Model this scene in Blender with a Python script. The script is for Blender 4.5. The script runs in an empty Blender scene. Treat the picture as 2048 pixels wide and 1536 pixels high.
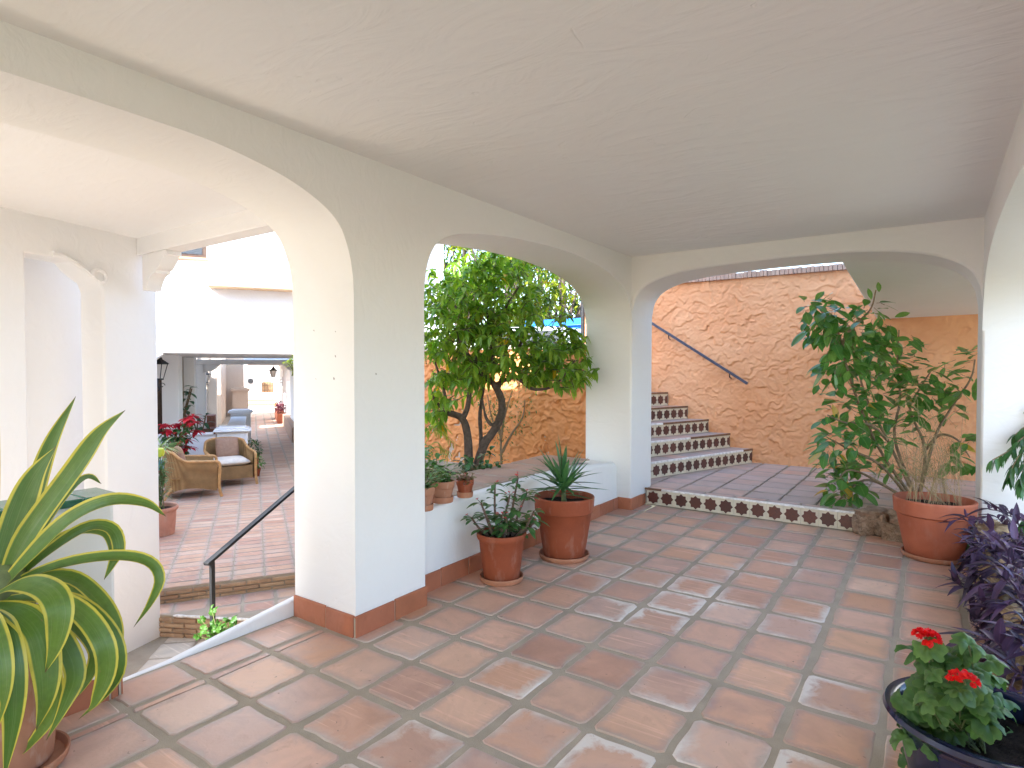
import bpy, bmesh, math, random
import numpy as np
from mathutils import Vector, Matrix
PI = math.pi
rnd = random.Random(11)
SC = bpy.context.scene
COL = SC.collection

# ---------------------------------------------------------------- camera geometry (metres; camera stands at 0,0,1.45)
FPX, HC, YAW = 1211.0, 1.45, math.radians(34.8)
PITCH = math.atan(28 / FPX)
def ray(px, py):
    r, u = (px - 1024) / FPX, (768 - py) / FPX
    c, s = math.cos(PITCH), math.sin(PITCH)
    f2, u2 = c + u * s, u * c - s
    return Vector((r * math.cos(YAW) - f2 * math.sin(YAW), r * math.sin(YAW) + f2 * math.cos(YAW), u2))
def P(px, py, Z): return Vector((0, 0, HC)) + ray(px, py) * Z
def on(px, py, x=None, y=None, z=None):
    d = ray(px, py)
    t = x / d.x if x is not None else (y / d.y if y is not None else (z - HC) / d.z)
    return Vector((0, 0, HC)) + d * t
# frame of the corridor wing, turned against the arcade: (r, c) -> world
BET = YAW + math.radians(23.1)
RV, CV = Vector((math.cos(BET), math.sin(BET), 0)), Vector((-math.sin(BET), math.cos(BET), 0))
def W(r, c, z): return RV * r + CV * c + Vector((0, 0, z))
MW = Matrix.Rotation(BET, 4, 'Z')            # local (r, c, z) -> world

# ---------------------------------------------------------------- meshes
class MB:
    def __init__(s, M=None):
        s.v, s.f, s.t, s.m = [], [], [], []
        s.M = M
    def add(s, vs, fs, tint=(0.5, 0.5, 0.5), mi=0):
        n = len(s.v)
        vs = [Vector(q) for q in vs]
        if s.M is not None: vs = [s.M @ q for q in vs]
        s.v += [tuple(q) for q in vs]
        s.f += [tuple(i + n for i in q) for q in fs]
        s.m += [mi] * len(fs)
        if isinstance(tint, list): s.t += tint
        else: s.t += [tint] * len(vs)
        return s
    def box(s, x0, y0, z0, x1, y1, z1, **k):
        v = [(x0, y0, z0), (x1, y0, z0), (x1, y1, z0), (x0, y1, z0), (x0, y0, z1), (x1, y0, z1), (x1, y1, z1), (x0, y1, z1)]
        return s.add(v, [(0, 3, 2, 1), (4, 5, 6, 7), (0, 1, 5, 4), (1, 2, 6, 5), (2, 3, 7, 6), (3, 0, 4, 7)], **k)
    def prism(s, poly, fn0, fn1, **k):
        """poly: list of 2D points; fn0/fn1 map a 2D point to 3D on the two end planes"""
        n = len(poly)
        v = [fn0(*q) for q in poly] + [fn1(*q) for q in poly]
        f = [tuple(range(n))[::-1], tuple(range(n, 2 * n))] + [(i, (i + 1) % n, n + (i + 1) % n, n + i) for i in range(n)]
        return s.add(v, f, **k)
    def slab(s, poly, z0, z1, **k):
        return s.prism(poly, lambda x, y: (x, y, z0), lambda x, y: (x, y, z1), **k)
    def tube(s, pts, rad, n=8, cap=True, **k):
        pts = [Vector(q) for q in pts]
        if not isinstance(rad, (list, tuple)): rad = [rad] * len(pts)
        vs, fs = [], []
        up = None
        for i, p in enumerate(pts):
            d = (pts[min(i + 1, len(pts) - 1)] - pts[max(i - 1, 0)])
            d = d.normalized() if d.length > 1e-9 else Vector((0, 0, 1))
            if up is None:
                up = Vector((0, 0, 1)) if abs(d.z) < .9 else Vector((1, 0, 0))
            a = d.cross(up).normalized(); b = a.cross(d).normalized(); up = b
            for j in range(n):
                w = 2 * PI * j / n
                vs.append(p + (a * math.cos(w) + b * math.sin(w)) * rad[i])
        for i in range(len(pts) - 1):
            for j in range(n):
                j2 = (j + 1) % n
                fs.append((i * n + j, i * n + j2, (i + 1) * n + j2, (i + 1) * n + j))
        if cap:
            fs.append(tuple(range(n)));
            fs.append(tuple(range((len(pts) - 1) * n, len(pts) * n))[::-1])
        return s.add(vs, fs, **k)
    def bar(s, a, b, w, h, **k):
        """rectangular bar from a to b"""
        a, b = Vector(a), Vector(b)
        d = (b - a).normalized()
        sd = d.cross(Vector((0, 0, 1)))
        sd = sd.normalized() if sd.length > 1e-4 else Vector((1, 0, 0))
        u = sd.cross(d).normalized()
        q = [sd * (i * w / 2) + u * (j * h / 2) for i, j in ((-1, -1), (1, -1), (1, 1), (-1, 1))]
        v = [a + e for e in q] + [b + e for e in q]
        return s.add(v, [(3, 2, 1, 0), (4, 5, 6, 7), (0, 1, 5, 4), (1, 2, 6, 5), (2, 3, 7, 6), (3, 0, 4, 7)], **k)
    def lathe(s, prof, c=(0, 0, 0), n=40, sx=1, sy=1, close=False, **k):
        vs, fs = [], []
        for r, z in prof:
            for j in range(n):
                w = 2 * PI * j / n
                vs.append((c[0] + r * math.cos(w) * sx, c[1] + r * math.sin(w) * sy, c[2] + z))
        m = len(prof)
        for i in range(m - 1):
            for j in range(n):
                j2 = (j + 1) % n
                fs.append((i * n + j, i * n + j2, (i + 1) * n + j2, (i + 1) * n + j))
        if prof[0][0] > 1e-6: fs.append(tuple(range(n))[::-1])
        if prof[-1][0] > 1e-6: fs.append(tuple(range((m - 1) * n, m * n)))
        return s.add(vs, fs, **k)
    def build(s, name, mats, parent=None, smooth=True, angle=40, bevel=0, local=False, M=None, segs=2):
        me = bpy.data.meshes.new(name)
        me.from_pydata(s.v, [], s.f)
        if not isinstance(mats, (list, tuple)): mats = [mats]
        for q in mats: me.materials.append(q)
        if len(mats) > 1: me.polygons.foreach_set('material_index', s.m)
        a = me.attributes.new('tint', 'FLOAT_COLOR', 'POINT')
        a.data.foreach_set('color', np.array([(q[0], q[1], q[2], 1) for q in s.t], dtype=np.float32).ravel())
        if smooth:
            me.polygons.foreach_set('use_smooth', [True] * len(me.polygons))
            if angle < 180: me.set_sharp_from_angle(angle=math.radians(angle))
        me.update()
        o = bpy.data.objects.new(name, me); COL.objects.link(o)
        if M is not None: o.matrix_world = M
        if parent is not None:
            o.parent = parent
            if not local and parent.type == 'EMPTY': o.matrix_parent_inverse = parent_matrix(parent).inverted()
        if bevel:
            b = o.modifiers.new('soft', 'BEVEL'); b.width = bevel; b.segments = segs; b.limit_method = 'ANGLE'; b.angle_limit = math.radians(50)
        return o
def parent_matrix(t): return Matrix.LocRotScale(t.location, t.rotation_euler, t.scale)

def tag(o, label=None, cat=None, group=None, kind=None):
    if label: o['label'] = label
    if cat: o['category'] = cat
    if group: o['group'] = group
    if kind: o['kind'] = kind
    return o
def thing(name, label, cat, loc=(0, 0, 0), rotz=0, group=None):
    o = bpy.data.objects.new(name, None); COL.objects.link(o)
    o.location = loc; o.rotation_euler = (0, 0, rotz); o.empty_display_size = .1
    return tag(o, label, cat, group)
def dup(o, loc=None, rotz=None, scale=None, label=None, parent=None):
    c = o.copy(); COL.objects.link(c)
    if parent is not None: c.parent = parent
    for ch in list(o.children): dup(ch, parent=c)
    if loc is not None: c.location = loc
    if rotz is not None: c.rotation_euler = (0, 0, rotz)
    if scale is not None: c.scale = (scale,) * 3 if not isinstance(scale, tuple) else scale
    if label: c['label'] = label
    return c

def spline(pts, n):
    """Catmull-Rom through 3D points, n samples"""
    pts = [Vector(q) for q in pts]
    if len(pts) == 2: return [pts[0].lerp(pts[1], i / (n - 1)) for i in range(n)]
    q = [2 * pts[0] - pts[1]] + pts + [2 * pts[-1] - pts[-2]]
    out = []
    for i in range(n):
        t = i / (n - 1) * (len(pts) - 1); k = min(int(t), len(pts) - 2); t -= k
        a, b, c, d = q[k:k + 4]
        out.append(.5 * (2 * b + (c - a) * t + (2 * a - 5 * b + 4 * c - d) * t * t + (3 * b - a - 3 * c + d) * t ** 3))
    return out

def leaf(mb, base, d, nrm, L, w, droop=.25, fold=.2, seg=4, tint=None, prof=None, twist=0, mi=0):
    """a leaf blade: starts at base, grows along d, upper side nrm; tint = (random, across, along)"""
    d = Vector(d).normalized(); nrm = Vector(nrm)
    sd = d.cross(nrm)
    if sd.length < 1e-4: sd = d.cross(Vector((.31, .7, .64)))
    sd.normalize(); up = sd.cross(d).normalized()
    r0 = rnd.random() if tint is None else tint
    vs, ts = [], []
    for i in range(seg + 1):
        t = i / seg
        wd = w * .5 * (prof(t) if prof else max(math.sin(PI * min(1, t * .97 + .02)) ** .75, .03))
        c = Vector(base) + d * (L * t) - Vector((0, 0, 1)) * (droop * L * t * t)
        s2 = sd * math.cos(twist * t) + up * math.sin(twist * t); u2 = up * math.cos(twist * t) - sd * math.sin(twist * t)
        vs += [c - s2 * wd + u2 * fold * wd, c, c + s2 * wd + u2 * fold * wd]
        ts += [(r0, 0, t), (r0, .5, t), (r0, 1, t)]
    fs = []
    for i in range(seg):
        a = i * 3
        fs += [(a, a + 1, a + 4, a + 3), (a + 1, a + 2, a + 5, a + 4)]
    mb.add(vs, fs, tint=ts, mi=mi)
def rdir(zlo=-1, zhi=1, r=rnd):
    z = r.uniform(zlo, zhi); a = r.uniform(0, 2 * PI); k = math.sqrt(max(0, 1 - z * z))
    return Vector((k * math.cos(a), k * math.sin(a), z))

# ---------------------------------------------------------------- materials
class Nt:
    def __init__(s, name):
        s.mat = bpy.data.materials.new(name); s.mat.use_nodes = True
        s.n = s.mat.node_tree.nodes; s.l = s.mat.node_tree.links
        s.n.clear()
        s.out = s.n.new('ShaderNodeOutputMaterial')
        s.b = s.n.new('ShaderNodeBsdfPrincipled')
        s.l.new(s.b.outputs[0], s.out.inputs[0])
    def put(s, sock, val):
        if isinstance(val, bpy.types.NodeSocket): s.l.new(val, sock)
        elif isinstance(val, (tuple, list)) and sock.type == 'RGBA' and len(val) == 3: sock.default_value = (*val, 1)
        elif sock.type == 'RGBA' and isinstance(val, (int, float)): sock.default_value = (val, val, val, 1)
        else: sock.default_value = val
    def node(s, typ, ins=None, **props):
        q = s.n.new(typ)
        for k, v in props.items(): setattr(q, k, v)
        for k, v in (ins or {}).items(): s.put(q.inputs[k], v)
        return q
    def geo(s): return s.node('ShaderNodeNewGeometry').outputs['Position']
    def obj(s): return s.node('ShaderNodeTexCoord').outputs['Object']
    def tint(s):
        a = s.node('ShaderNodeAttribute', attribute_name='tint')
        q = s.node('ShaderNodeSeparateColor', {0: a.outputs['Color']})
        return q.outputs[0], q.outputs[1], q.outputs[2]
    def noise(s, vec, scale, detail=4, rough=.55, dist=0, out=0):
        q = s.node('ShaderNodeTexNoise', {'Vector': vec, 'Scale': scale, 'Detail': detail, 'Roughness': rough, 'Distortion': dist})
        return q.outputs[out]
    def map(s, vec, scale=(1, 1, 1), rot=(0, 0, 0), loc=(0, 0, 0)):
        return s.node('ShaderNodeMapping', {'Vector': vec, 'Scale': scale, 'Rotation': rot, 'Location': loc}).outputs[0]
    def math(s, op, a, b=0.0, c=0.0, clamp=False):
        q = s.node('ShaderNodeMath', {0: a, 1: b, 2: c}, operation=op, use_clamp=clamp)
        return q.outputs[0]
    def ramp(s, fac, stops, interp='LINEAR'):
        q = s.node('ShaderNodeValToRGB', {0: fac}); r = q.color_ramp; r.interpolation = interp
        while len(r.elements) > len(stops): r.elements.remove(r.elements[-1])
        while len(r.elements) < len(stops): r.elements.new(.5)
        for e, (p, c) in zip(r.elements, stops):
            e.position = p; e.color = (*c, 1) if isinstance(c, (tuple, list)) else (c, c, c, 1)
        return q.outputs[0]
    def rng(s, v, a, b, c=0., d=1.):
        return s.node('ShaderNodeMapRange', {0: v, 1: a, 2: b, 3: c, 4: d}).outputs[0]
    def mix(s, fac, a, b, blend='MIX'):
        q = s.node('ShaderNodeMix', data_type='RGBA', blend_type=blend)
        s.put(q.inputs[0], fac); s.put(q.inputs[6], a); s.put(q.inputs[7], b)
        return q.outputs[2]
    def hsv(s, col, h=.5, sat=1., v=1.):
        return s.node('ShaderNodeHueSaturation', {'Hue': h, 'Saturation': sat, 'Value': v, 'Color': col}).outputs[0]
    def bump(s, h, strength=.3, dist=.01, nrm=None):
        q = s.node('ShaderNodeBump', {'Height': h, 'Strength': strength, 'Distance': dist})
        if nrm is not None: s.l.new(nrm, q.inputs['Normal'])
        return q.outputs[0]
    def fin(s, col=None, rough=None, nrm=None, spec=None, **k):
        if col is not None: s.put(s.b.inputs['Base Color'], col)
        if rough is not None: s.put(s.b.inputs['Roughness'], rough)
        if nrm is not None: s.l.new(nrm, s.b.inputs['Normal'])
        if spec is not None: s.put(s.b.inputs['Specular IOR Level'], spec)
        for kk, v in k.items(): s.put(s.b.inputs[kk.replace('_', ' ')], v)
        return s.mat

def m_plaster(name, col, bump=.35, stain=.25, coarse=1.0):
    N = Nt(name); p = N.geo()
    big = N.noise(p, 1.3 * coarse, 5, .6, .6)
    trow = N.noise(N.map(p, (2.2, 5.5, 4.0), (.2, .3, .7)), 1.6 * coarse, 3, .5, 1.6)
    fine = N.noise(p, 55, 4, .6)
    pits = N.noise(p, 12 * coarse, 2, .5, 1.2)
    pit = N.rng(pits, .69, .76, 0, 1)
    h = N.math('ADD', N.math('MULTIPLY', big, .9), N.math('MULTIPLY', trow, .9))
    h = N.math('ADD', h, N.math('MULTIPLY', fine, .06))
    h = N.math('SUBTRACT', h, N.math('MULTIPLY', pit, .18))
    c = N.mix(N.rng(big, .45, .72, 0, stain), col, tuple(q * f for q, f in zip(col, (.90, .87, .82))))
    return N.fin(c, .88, N.bump(h, bump, .03), .25)
def m_simple(name, col, rough=.6, var=.15, scale=9, bump=.15, spec=.4, metal=0., bd=.004):
    N = Nt(name); p = N.obj()
    n = N.noise(p, scale, 5, .6)
    c = N.mix(N.rng(n, .3, .7), tuple(max(0, q * (1 - var)) for q in col), tuple(min(1, q * (1 + var)) for q in col))
    return N.fin(c, N.rng(n, .2, .8, rough - .08, rough + .08), N.bump(N.noise(p, scale * 6, 3), bump, bd), spec, Metallic=metal)
def m_leaf(name, lo, hi, edge=None, rough=.42, transl=.3, yellow=None, vein=True, spec=.45):
    N = Nt(name); r, ac, al = N.tint()
    stops = [(0, lo), (1, hi)]
    if yellow: stops = [(0, lo), (.86, hi), (.93, yellow), (1, yellow)]
    c = N.ramp(r, stops)
    mid = N.math('ABSOLUTE', N.math('SUBTRACT', ac, .5))
    if vein:
        c = N.mix(N.rng(mid, .0, .07, .35, 0), c, tuple(min(1, q * 1.6 + .02) for q in hi))
    n = N.noise(N.geo(), 60, 2)
    c = N.mix(N.rng(n, .35, .75, 0, .25), c, tuple(q * .6 for q in lo))
    if edge: c = N.mix(N.rng(mid, .372, .412), c, edge)
    N.fin(c, rough, None, spec)
    tr = N.node('ShaderNodeBsdfTranslucent', {'Color': N.hsv(c, .49, 1.1, 1.5)})
    mx = N.node('ShaderNodeMixShader', {0: transl})
    N.l.new(N.b.outputs[0], mx.inputs[1]); N.l.new(tr.outputs[0], mx.inputs[2]); N.l.new(mx.outputs[0], N.out.inputs[0])
    return N.mat
def m_pot(name, col, band=None, soil=.35):
    """terracotta with lime bloom and dirt in patches"""
    N = Nt(name); p = N.obj()
    n = N.noise(p, 5, 5, .65, .5); n2 = N.noise(N.map(p, (1, 1, .35)), 14, 4, .6)
    c = N.mix(N.rng(n, .35, .7), col, tuple(q * f for q, f in zip(col, (.78, .72, .7))))
    c = N.mix(N.rng(n2, .55, .75, 0, soil), c, (.55, .42, .34))
    return N.fin(c, .72, N.bump(N.noise(p, 45, 3), .12, .004), .3)
# ================================================================ materials of the place
WHITE = m_plaster('white_plaster', (.82, .81, .79), .22, .18)
CEIL = m_plaster('ceiling_plaster', (.86, .855, .845), .42, .15, .6)
OUTW = m_plaster('outdoor_white_plaster', (.84, .83, .82), .18, .12)
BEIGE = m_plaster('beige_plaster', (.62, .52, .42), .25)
ORANGE_TRIM = m_simple('orange_trim_paint', (.72, .33, .12), .8)

def m_tile(name, cols, grey=(.36, .30, .31), eff=None, rough=.62, effamt=.0):
    N = Nt(name); r, u, v = N.tint(); p = N.geo()
    n1 = N.noise(p, 3.2, 4, .6, .8); n2 = N.noise(p, 17, 4, .65, .4); n3 = N.noise(p, 90, 3)
    r2 = N.math('FRACT', N.math('MULTIPLY', r, 37.7)); r3 = N.math('FRACT', N.math('MULTIPLY', r, 91.3))
    c = N.ramp(r, [(i / (len(cols) - 1), q) for i, q in enumerate(cols)])
    c = N.hsv(c, .5, 1, N.rng(n1, .28, .72, .76, 1.16))
    # extrusion streaks on some tiles
    st = N.noise(N.map(p, (1.5, 26, 1)), 1.6, 3, .55, .3)
    c = N.mix(N.math('MULTIPLY', N.rng(st, .55, .7, 0, .45), N.math('GREATER_THAN', r2, .55)), c, tuple(min(1, q * 1.35) for q in cols[1]))
    # grey firing clouds
    c = N.mix(N.math('MULTIPLY', N.rng(n1, .48, .7, 0, .7), N.rng(r3, .2, 1, 0, 1)), c, grey)
    eu = N.math('MINIMUM', u, N.math('SUBTRACT', 1., u)); ev = N.math('MINIMUM', v, N.math('SUBTRACT', 1., v))
    ed = N.math('ADD', N.math('MINIMUM', eu, ev), N.math('MULTIPLY', N.math('SUBTRACT', n2, .5), .22))
    # worn, darker rim and pale lime bloom creeping in from the joints
    c = N.mix(N.rng(ed, .03, .15, .5, 0), c, grey)
    n5 = N.noise(p, 9, 4, .7, .6)
    c = N.mix(N.math('MULTIPLY', N.rng(N.math('ADD', ed, N.math('MULTIPLY', N.math('SUBTRACT', n5, .5), .22)), -.03, .06, 1, 0), .7), c, (.45, .385, .30))
    c = N.mix(N.math('MULTIPLY', N.rng(n5, .55, .75), N.rng(n1, .4, .6, 0, .5)), c, tuple(q * .62 for q in cols[0]))
    if eff:
        d = N.node('ShaderNodeVectorMath', {0: p, 1: (eff[0], eff[1], 0)}, operation='SUBTRACT').outputs[0]
        d = N.node('ShaderNodeVectorMath', {0: d, 1: (1, .62, 0)}, operation='MULTIPLY').outputs[0]
        ln = N.node('ShaderNodeVectorMath', {0: d}, operation='LENGTH').outputs['Value']
        reg = N.math('MULTIPLY', N.rng(ln, .5, 1.6, 1, 0), N.rng(N.noise(p, 1.7, 3), .38, .62))
        side = N.rng(N.math('ADD', N.math('ADD', N.math('MULTIPLY', u, N.math('SUBTRACT', r2, .5)), N.math('MULTIPLY', v, N.math('SUBTRACT', r3, .6))), N.math('MULTIPLY', n2, .5)), .05, .45)
        e = N.math('MULTIPLY', N.math('MULTIPLY', N.rng(N.math('ADD', ed, N.math('MULTIPLY', N.math('SUBTRACT', n5, .5), .5)), .0, .2, 1, 0), reg), N.math('MULTIPLY', N.math('GREATER_THAN', r3, .45), N.math('ADD', .12, side)))
        c = N.mix(N.math('MULTIPLY', e, effamt, clamp=True), c, (.74, .67, .60))
    sp = N.noise(p, 34, 2, .5, 1.0)
    c = N.mix(N.rng(sp, .72, .76, 0, .6), c, (.16, .10, .08))
    h = N.math('ADD', N.math('MULTIPLY', n2, .8), N.math('MULTIPLY', n3, .15))
    h = N.math('ADD', h, N.math('MULTIPLY', n1, 1.2))
    return N.fin(c, N.rng(n1, .3, .7, rough - .1, rough + .1), N.bump(h, .28, .008), .35)
TILE = m_tile('terracotta_tile', [(0.560, 0.322, 0.220), (0.722, 0.458, 0.336), (0.623, 0.349, 0.220), (0.755, 0.512, 0.382), (0.526, 0.294, 0.210), (0.698, 0.398, 0.261), (0.595, 0.382, 0.301), (0.744, 0.447, 0.286)], (.36, .275, .255), (-1.05, 2.85), .42, 1.8)
TILE_OUT = m_tile('outdoor_terracotta_tile', [(.55, .31, .20), (.60, .38, .25), (.51, .29, .21), (.64, .46, .33), (.56, .30, .20)], (.40, .34, .31))
TILE_GREY = m_tile('weathered_grey_tile', [(0.536, 0.433, 0.376), (0.627, 0.445, 0.353), (0.479, 0.410, 0.376), (0.661, 0.410, 0.296), (0.524, 0.433, 0.388)], (.37, .33, .31), None, .55)
SKIRT = m_tile('skirting_tile', [(.42, .15, .075), (.47, .17, .085), (.38, .13, .07), (.45, .16, .08)], (.40, .20, .14), None, .55)
CAPTILE = m_tile('wall_cap_tile', [(.46, .30, .22), (.42, .27, .20), (.50, .33, .24)], (.36, .27, .22))
def _grout():
    N = Nt('grout'); p = N.geo()
    n = N.noise(p, 6, 5, .6); f = N.noise(p, 220, 3, .7)
    c = N.mix(N.rng(n, .3, .7), (.37, .315, .24), (.47, .40, .31))
    c = N.mix(N.rng(f, .45, .7, 0, .5), c, (.30, .26, .21))
    return N.fin(c, .95, N.bump(f, .5, .004), .2)
GROUT = _grout()
def _brickface():
    N = Nt('thin_brick'); p = N.obj()
    b = N.node('ShaderNodeTexBrick', {'Vector': N.map(p, (1, 1, 1)), 'Color1': (.50, .34, .20, 1), 'Color2': (.42, .26, .16, 1), 'Mortar': (.42, .36, .28, 1),
        'Scale': 1, 'Mortar Size': .008, 'Mortar Smooth': .3, 'Brick Width': .24, 'Row Height': .045, 'Bias': .1})
    n = N.noise(p, 14, 4)
    c = N.mix(N.rng(n, .4, .75, 0, .6), b.outputs['Color'], (.26, .18, .12))
    h = N.math('SUBTRACT', N.math('MULTIPLY', n, .6), b.outputs['Fac'])
    return N.fin(c, .85, N.bump(h, .6, .01), .2)
BRICK = _brickface()
def _orange():
    N = Nt('orange_stucco'); p = N.geo()
    n = N.noise(p, 1.1, 4, .6, .5); f = N.noise(p, 46, 4, .65); m = N.noise(p, 9, 4, .6)
    c = N.mix(N.rng(n, .3, .7), (.68, .32, .155), (.75, .40, .215))
    c = N.mix(N.rng(m, .5, .75, 0, .3), c, (.78, .44, .24))
    h = N.math('ADD', N.math('MULTIPLY', f, .35), m)
    return N.fin(c, .9, N.bump(h, .35, .012), .15)
ORANGE = _orange()
def _star():
    N = Nt('star_glaze'); p = N.geo(); r, u, v = N.tint()
    c = N.mix(r, (.075, .028, .022), (.13, .042, .03))
    n = N.noise(p, 60, 3)
    c = N.mix(N.rng(n, .5, .7, 0, .5), c, (.05, .03, .03))
    return N.fin(c, .38, N.bump(n, .3, .002), .5)
STAR = _star()
CREAM = m_simple('cream_glaze', (.66, .60, .47), .35, .12, 14, .1, .5)
NOSE = m_simple('worn_white_nosing', (.78, .76, .73), .6, .25, 25)
RUST = m_simple('brown_wood_nosing', (.20, .105, .06), .7, .35, 20, .4)
IRON = m_simple('dark_iron', (.016, .017, .019), .5, .3, 30, .2, .35)
RAILBLUE = m_simple('blue_grey_rail_paint', (.055, .065, .10), .4, .2, 20, .1, .5)
SOIL = m_simple('soil', (.045, .032, .024), .95, .5, 30, 1.0, .1, 0, .02)
GREENCAP = m_simple('green_glazed_tile', (.03, .15, .09), .16, .3, 9, .1, .6)
WOOD = m_simple('dark_wood', (.075, .045, .03), .6, .3, 12)
GLASSM = m_simple('dark_window_glass', (.05, .055, .06), .08, .1, 4, .0, .6)

# ================================================================ floors
def tile_field(mb, us, vs, gap=.032, z=0., skip=None, M=None, rng=rnd, wob=.0045):
    """separate clay tiles between the joint lines us and vs"""
    for u0, u1 in us:
        for v0, v1 in vs:
            if skip and skip(u0, u1, v0, v1): continue
            g = gap / 2
            a0, a1, b0, b1 = u0 + g, u1 - g, v0 + g, v1 - g
            if a1 - a0 < .015 or b1 - b0 < .015: continue
            r = rng.random(); K = 4
            cr = min(rng.uniform(.008, .024), (a1 - a0) * .2)
            pts = []
            def side(p, q):
                for i in range(K):
                    t = i / K
                    pts.append([p[0] + (q[0] - p[0]) * t + rng.uniform(-wob, wob), p[1] + (q[1] - p[1]) * t + rng.uniform(-wob, wob)])
            off = [rng.uniform(-.0065, .0065) for _ in range(8)]
            c = [(a0 + off[0], b0 + off[1]), (a1 + off[2], b0 + off[3]), (a1 + off[4], b1 + off[5]), (a0 + off[6], b1 + off[7])]
            q = []
            for i in range(4):   # cut the corners a little
                p0, p1, p2 = Vector(c[i - 1]), Vector(c[i]), Vector(c[(i + 1) % 4])
                q.append(p1 + (p0 - p1).normalized() * cr); q.append(p1 + (p2 - p1).normalized() * cr)
            for i in range(4):
                side(q[i * 2 + 1], q[(i * 2 + 2) % 8]); pts.append(list(q[(i * 2 + 2) % 8]))
            n = len(pts)
            cx, cy = (a0 + a1) / 2, (b0 + b1) / 2
            tx, ty, dz = rng.uniform(-.006, .006), rng.uniform(-.006, .006), rng.uniform(-.0012, .0012)
            uv = lambda x, y: (r, min(1, max(0, (x - a0) / (a1 - a0))), min(1, max(0, (y - b0) / (b1 - b0))))
            top = [(cx + (x - cx) * .965, cy + (y - cy) * .965) for x, y in pts]
            zf = lambda x, y: z + dz + (x - cx) * tx + (y - cy) * ty
            V = [(x, y, zf(x, y)) for x, y in top] + [(x, y, zf(x, y) - .0035) for x, y in pts] + [(x, y, z - .012) for x, y in pts]
            T = [uv(x, y) for x, y in top] + [uv(x, y) for x, y in pts] * 2
            F = [tuple(range(n))]
            for k in (0, n):
                F += [(k + i, k + n + i, k + n + (i + 1) % n, k + (i + 1) % n) for i in range(n)]
            mb.add(V, F, tint=T)
def pairs(lo, hi, step, start=None):
    out, a = [], lo
    while a < hi - 1e-6:
        out.append((a, min(hi, a + step))); a += step
    return out
xs = [(-3.087, -2.805), (-2.80, -2.742)] + [(-2.7635 + .3265 * k, -2.437 + .3265 * k) for k in range(9)] + [(.175, .33)]
ys = [(1.825 + .3355 * k, 1.825 + .3355 * (k + 1)) for k in range(-14, 13)] + [(6.1865, 6.21)]
mb = MB()
tile_field(mb, [xs[0]] + xs[2:], ys, .034)
tile_field(mb, [xs[1]], ys, .026)
g = MB().slab([(-3.086, -9.0), (1.2, -9.0), (1.2, 6.3), (-2.4, 6.3), (-2.4, 5.9), (-3.086, 5.9)], -.3, -.0045)
fl = g.build('floor', GROUT, smooth=False); tag(fl, kind='structure')
t_ = mb.build('paving', TILE, fl, angle=25)

# ================================================================ arcade
A1 = [(2.190, 1.85), (2.182, 1.97), (2.153, 2.095), (2.094, 2.212), (1.982, 2.295), (1.789, 2.369), (1.556, 2.415), (1.341, 2.437), (1.0, 2.443), (.35, 2.445)]
def dense(pts, n=40): return [(q.x, q.y) for q in spline([(a, b, 0) for a, b in pts], n)]
a1 = dense(A1); a1 = a1 + [(.70 - y, z) for y, z in a1[::-1][1:]]          # right to left, mirrored about the crown
A2 = [(2.737, 1.80), (2.740, 1.95), (2.772, 2.11), (2.85, 2.235), (3.0, 2.318), (3.25, 2.372), (3.62, 2.418), (4.14, 2.447), (4.6, 2.449), (5.1, 2.412), (5.45, 2.342), (5.66, 2.25), (5.785, 2.13), (5.829, 2.0)]
a2 = dense(A2, 60)
TOP = 3.0
out = [(5.83, TOP), (-7.0, TOP), (-7.0, -.012), (a1[-1][0], -.012)] + a1[::-1] + [(2.19, -.012), (2.737, -.012)] + a2 + [(5.83, 1.95)]
mb = MB().prism(out, lambda y, z: (-2.555, y, z), lambda y, z: (-3.087, y, z))
mb.box(-3.0865, -7.0, -1.25, -2.7, 5.83, -.0125)
aw = mb.build('arcade_wall', WHITE, bevel=.018, angle=35)
tag(aw, 'white plastered arcade wall with a wide and a narrower rounded arch, between tiled passage and courtyard', 'arcade wall')
def skirting(parent, runs, h=.118, t=.016, L=.295):
    """runs: (p0, p1, outward normal) along the wall foot"""
    m = MB()
    for p0, p1, nv in runs:
        p0, p1, nv = Vector((*p0, 0)), Vector((*p1, 0)), Vector((*nv, 0))
        d = (p1 - p0); ln = d.length; d.normalize(); s = 0
        while s < ln - .01:
            e = min(ln, s + L); r = rnd.random(); q0, q1 = p0 + d * (s + .004), p0 + d * (e - .004)
            hh = h + rnd.uniform(-.004, .003); tt = t + rnd.uniform(-.002, .002)
            v = [q0, q1, q1 + nv * tt, q0 + nv * tt]
            v = [q + Vector((0, 0, -.006)) for q in v] + [q + Vector((0, 0, hh)) for q in v]
            m.add(v, [(0, 3, 2, 1), (4, 5, 6, 7), (0, 1, 5, 4), (1, 2, 6, 5), (2, 3, 7, 6), (3, 0, 4, 7)],
                  tint=[(r, .3, .5), (r, .7, .5), (r, .7, .5), (r, .3, .5)] * 2)
            s = e
    o = m.build('skirting', SKIRT, parent, bevel=.004)
    g = MB()
    for p0, p1, nv in runs:
        p0, p1, nv = Vector((*p0, 0)), Vector((*p1, 0)), Vector((*nv, 0)); d = (p1 - p0).normalized()
        v = [p0 + d * .003, p1 - d * .003, p1 - d * .003 + nv * t * .55, p0 + d * .003 + nv * t * .55]
        v = [q + Vector((0, 0, -.005)) for q in v] + [q + Vector((0, 0, h - .012)) for q in v]
        g.add(v, [(0, 3, 2, 1), (4, 5, 6, 7), (0, 1, 5, 4), (1, 2, 6, 5), (2, 3, 7, 6), (3, 0, 4, 7)])
    g.build('joint_mortar', GROUT, o, smooth=False)
    return o
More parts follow.
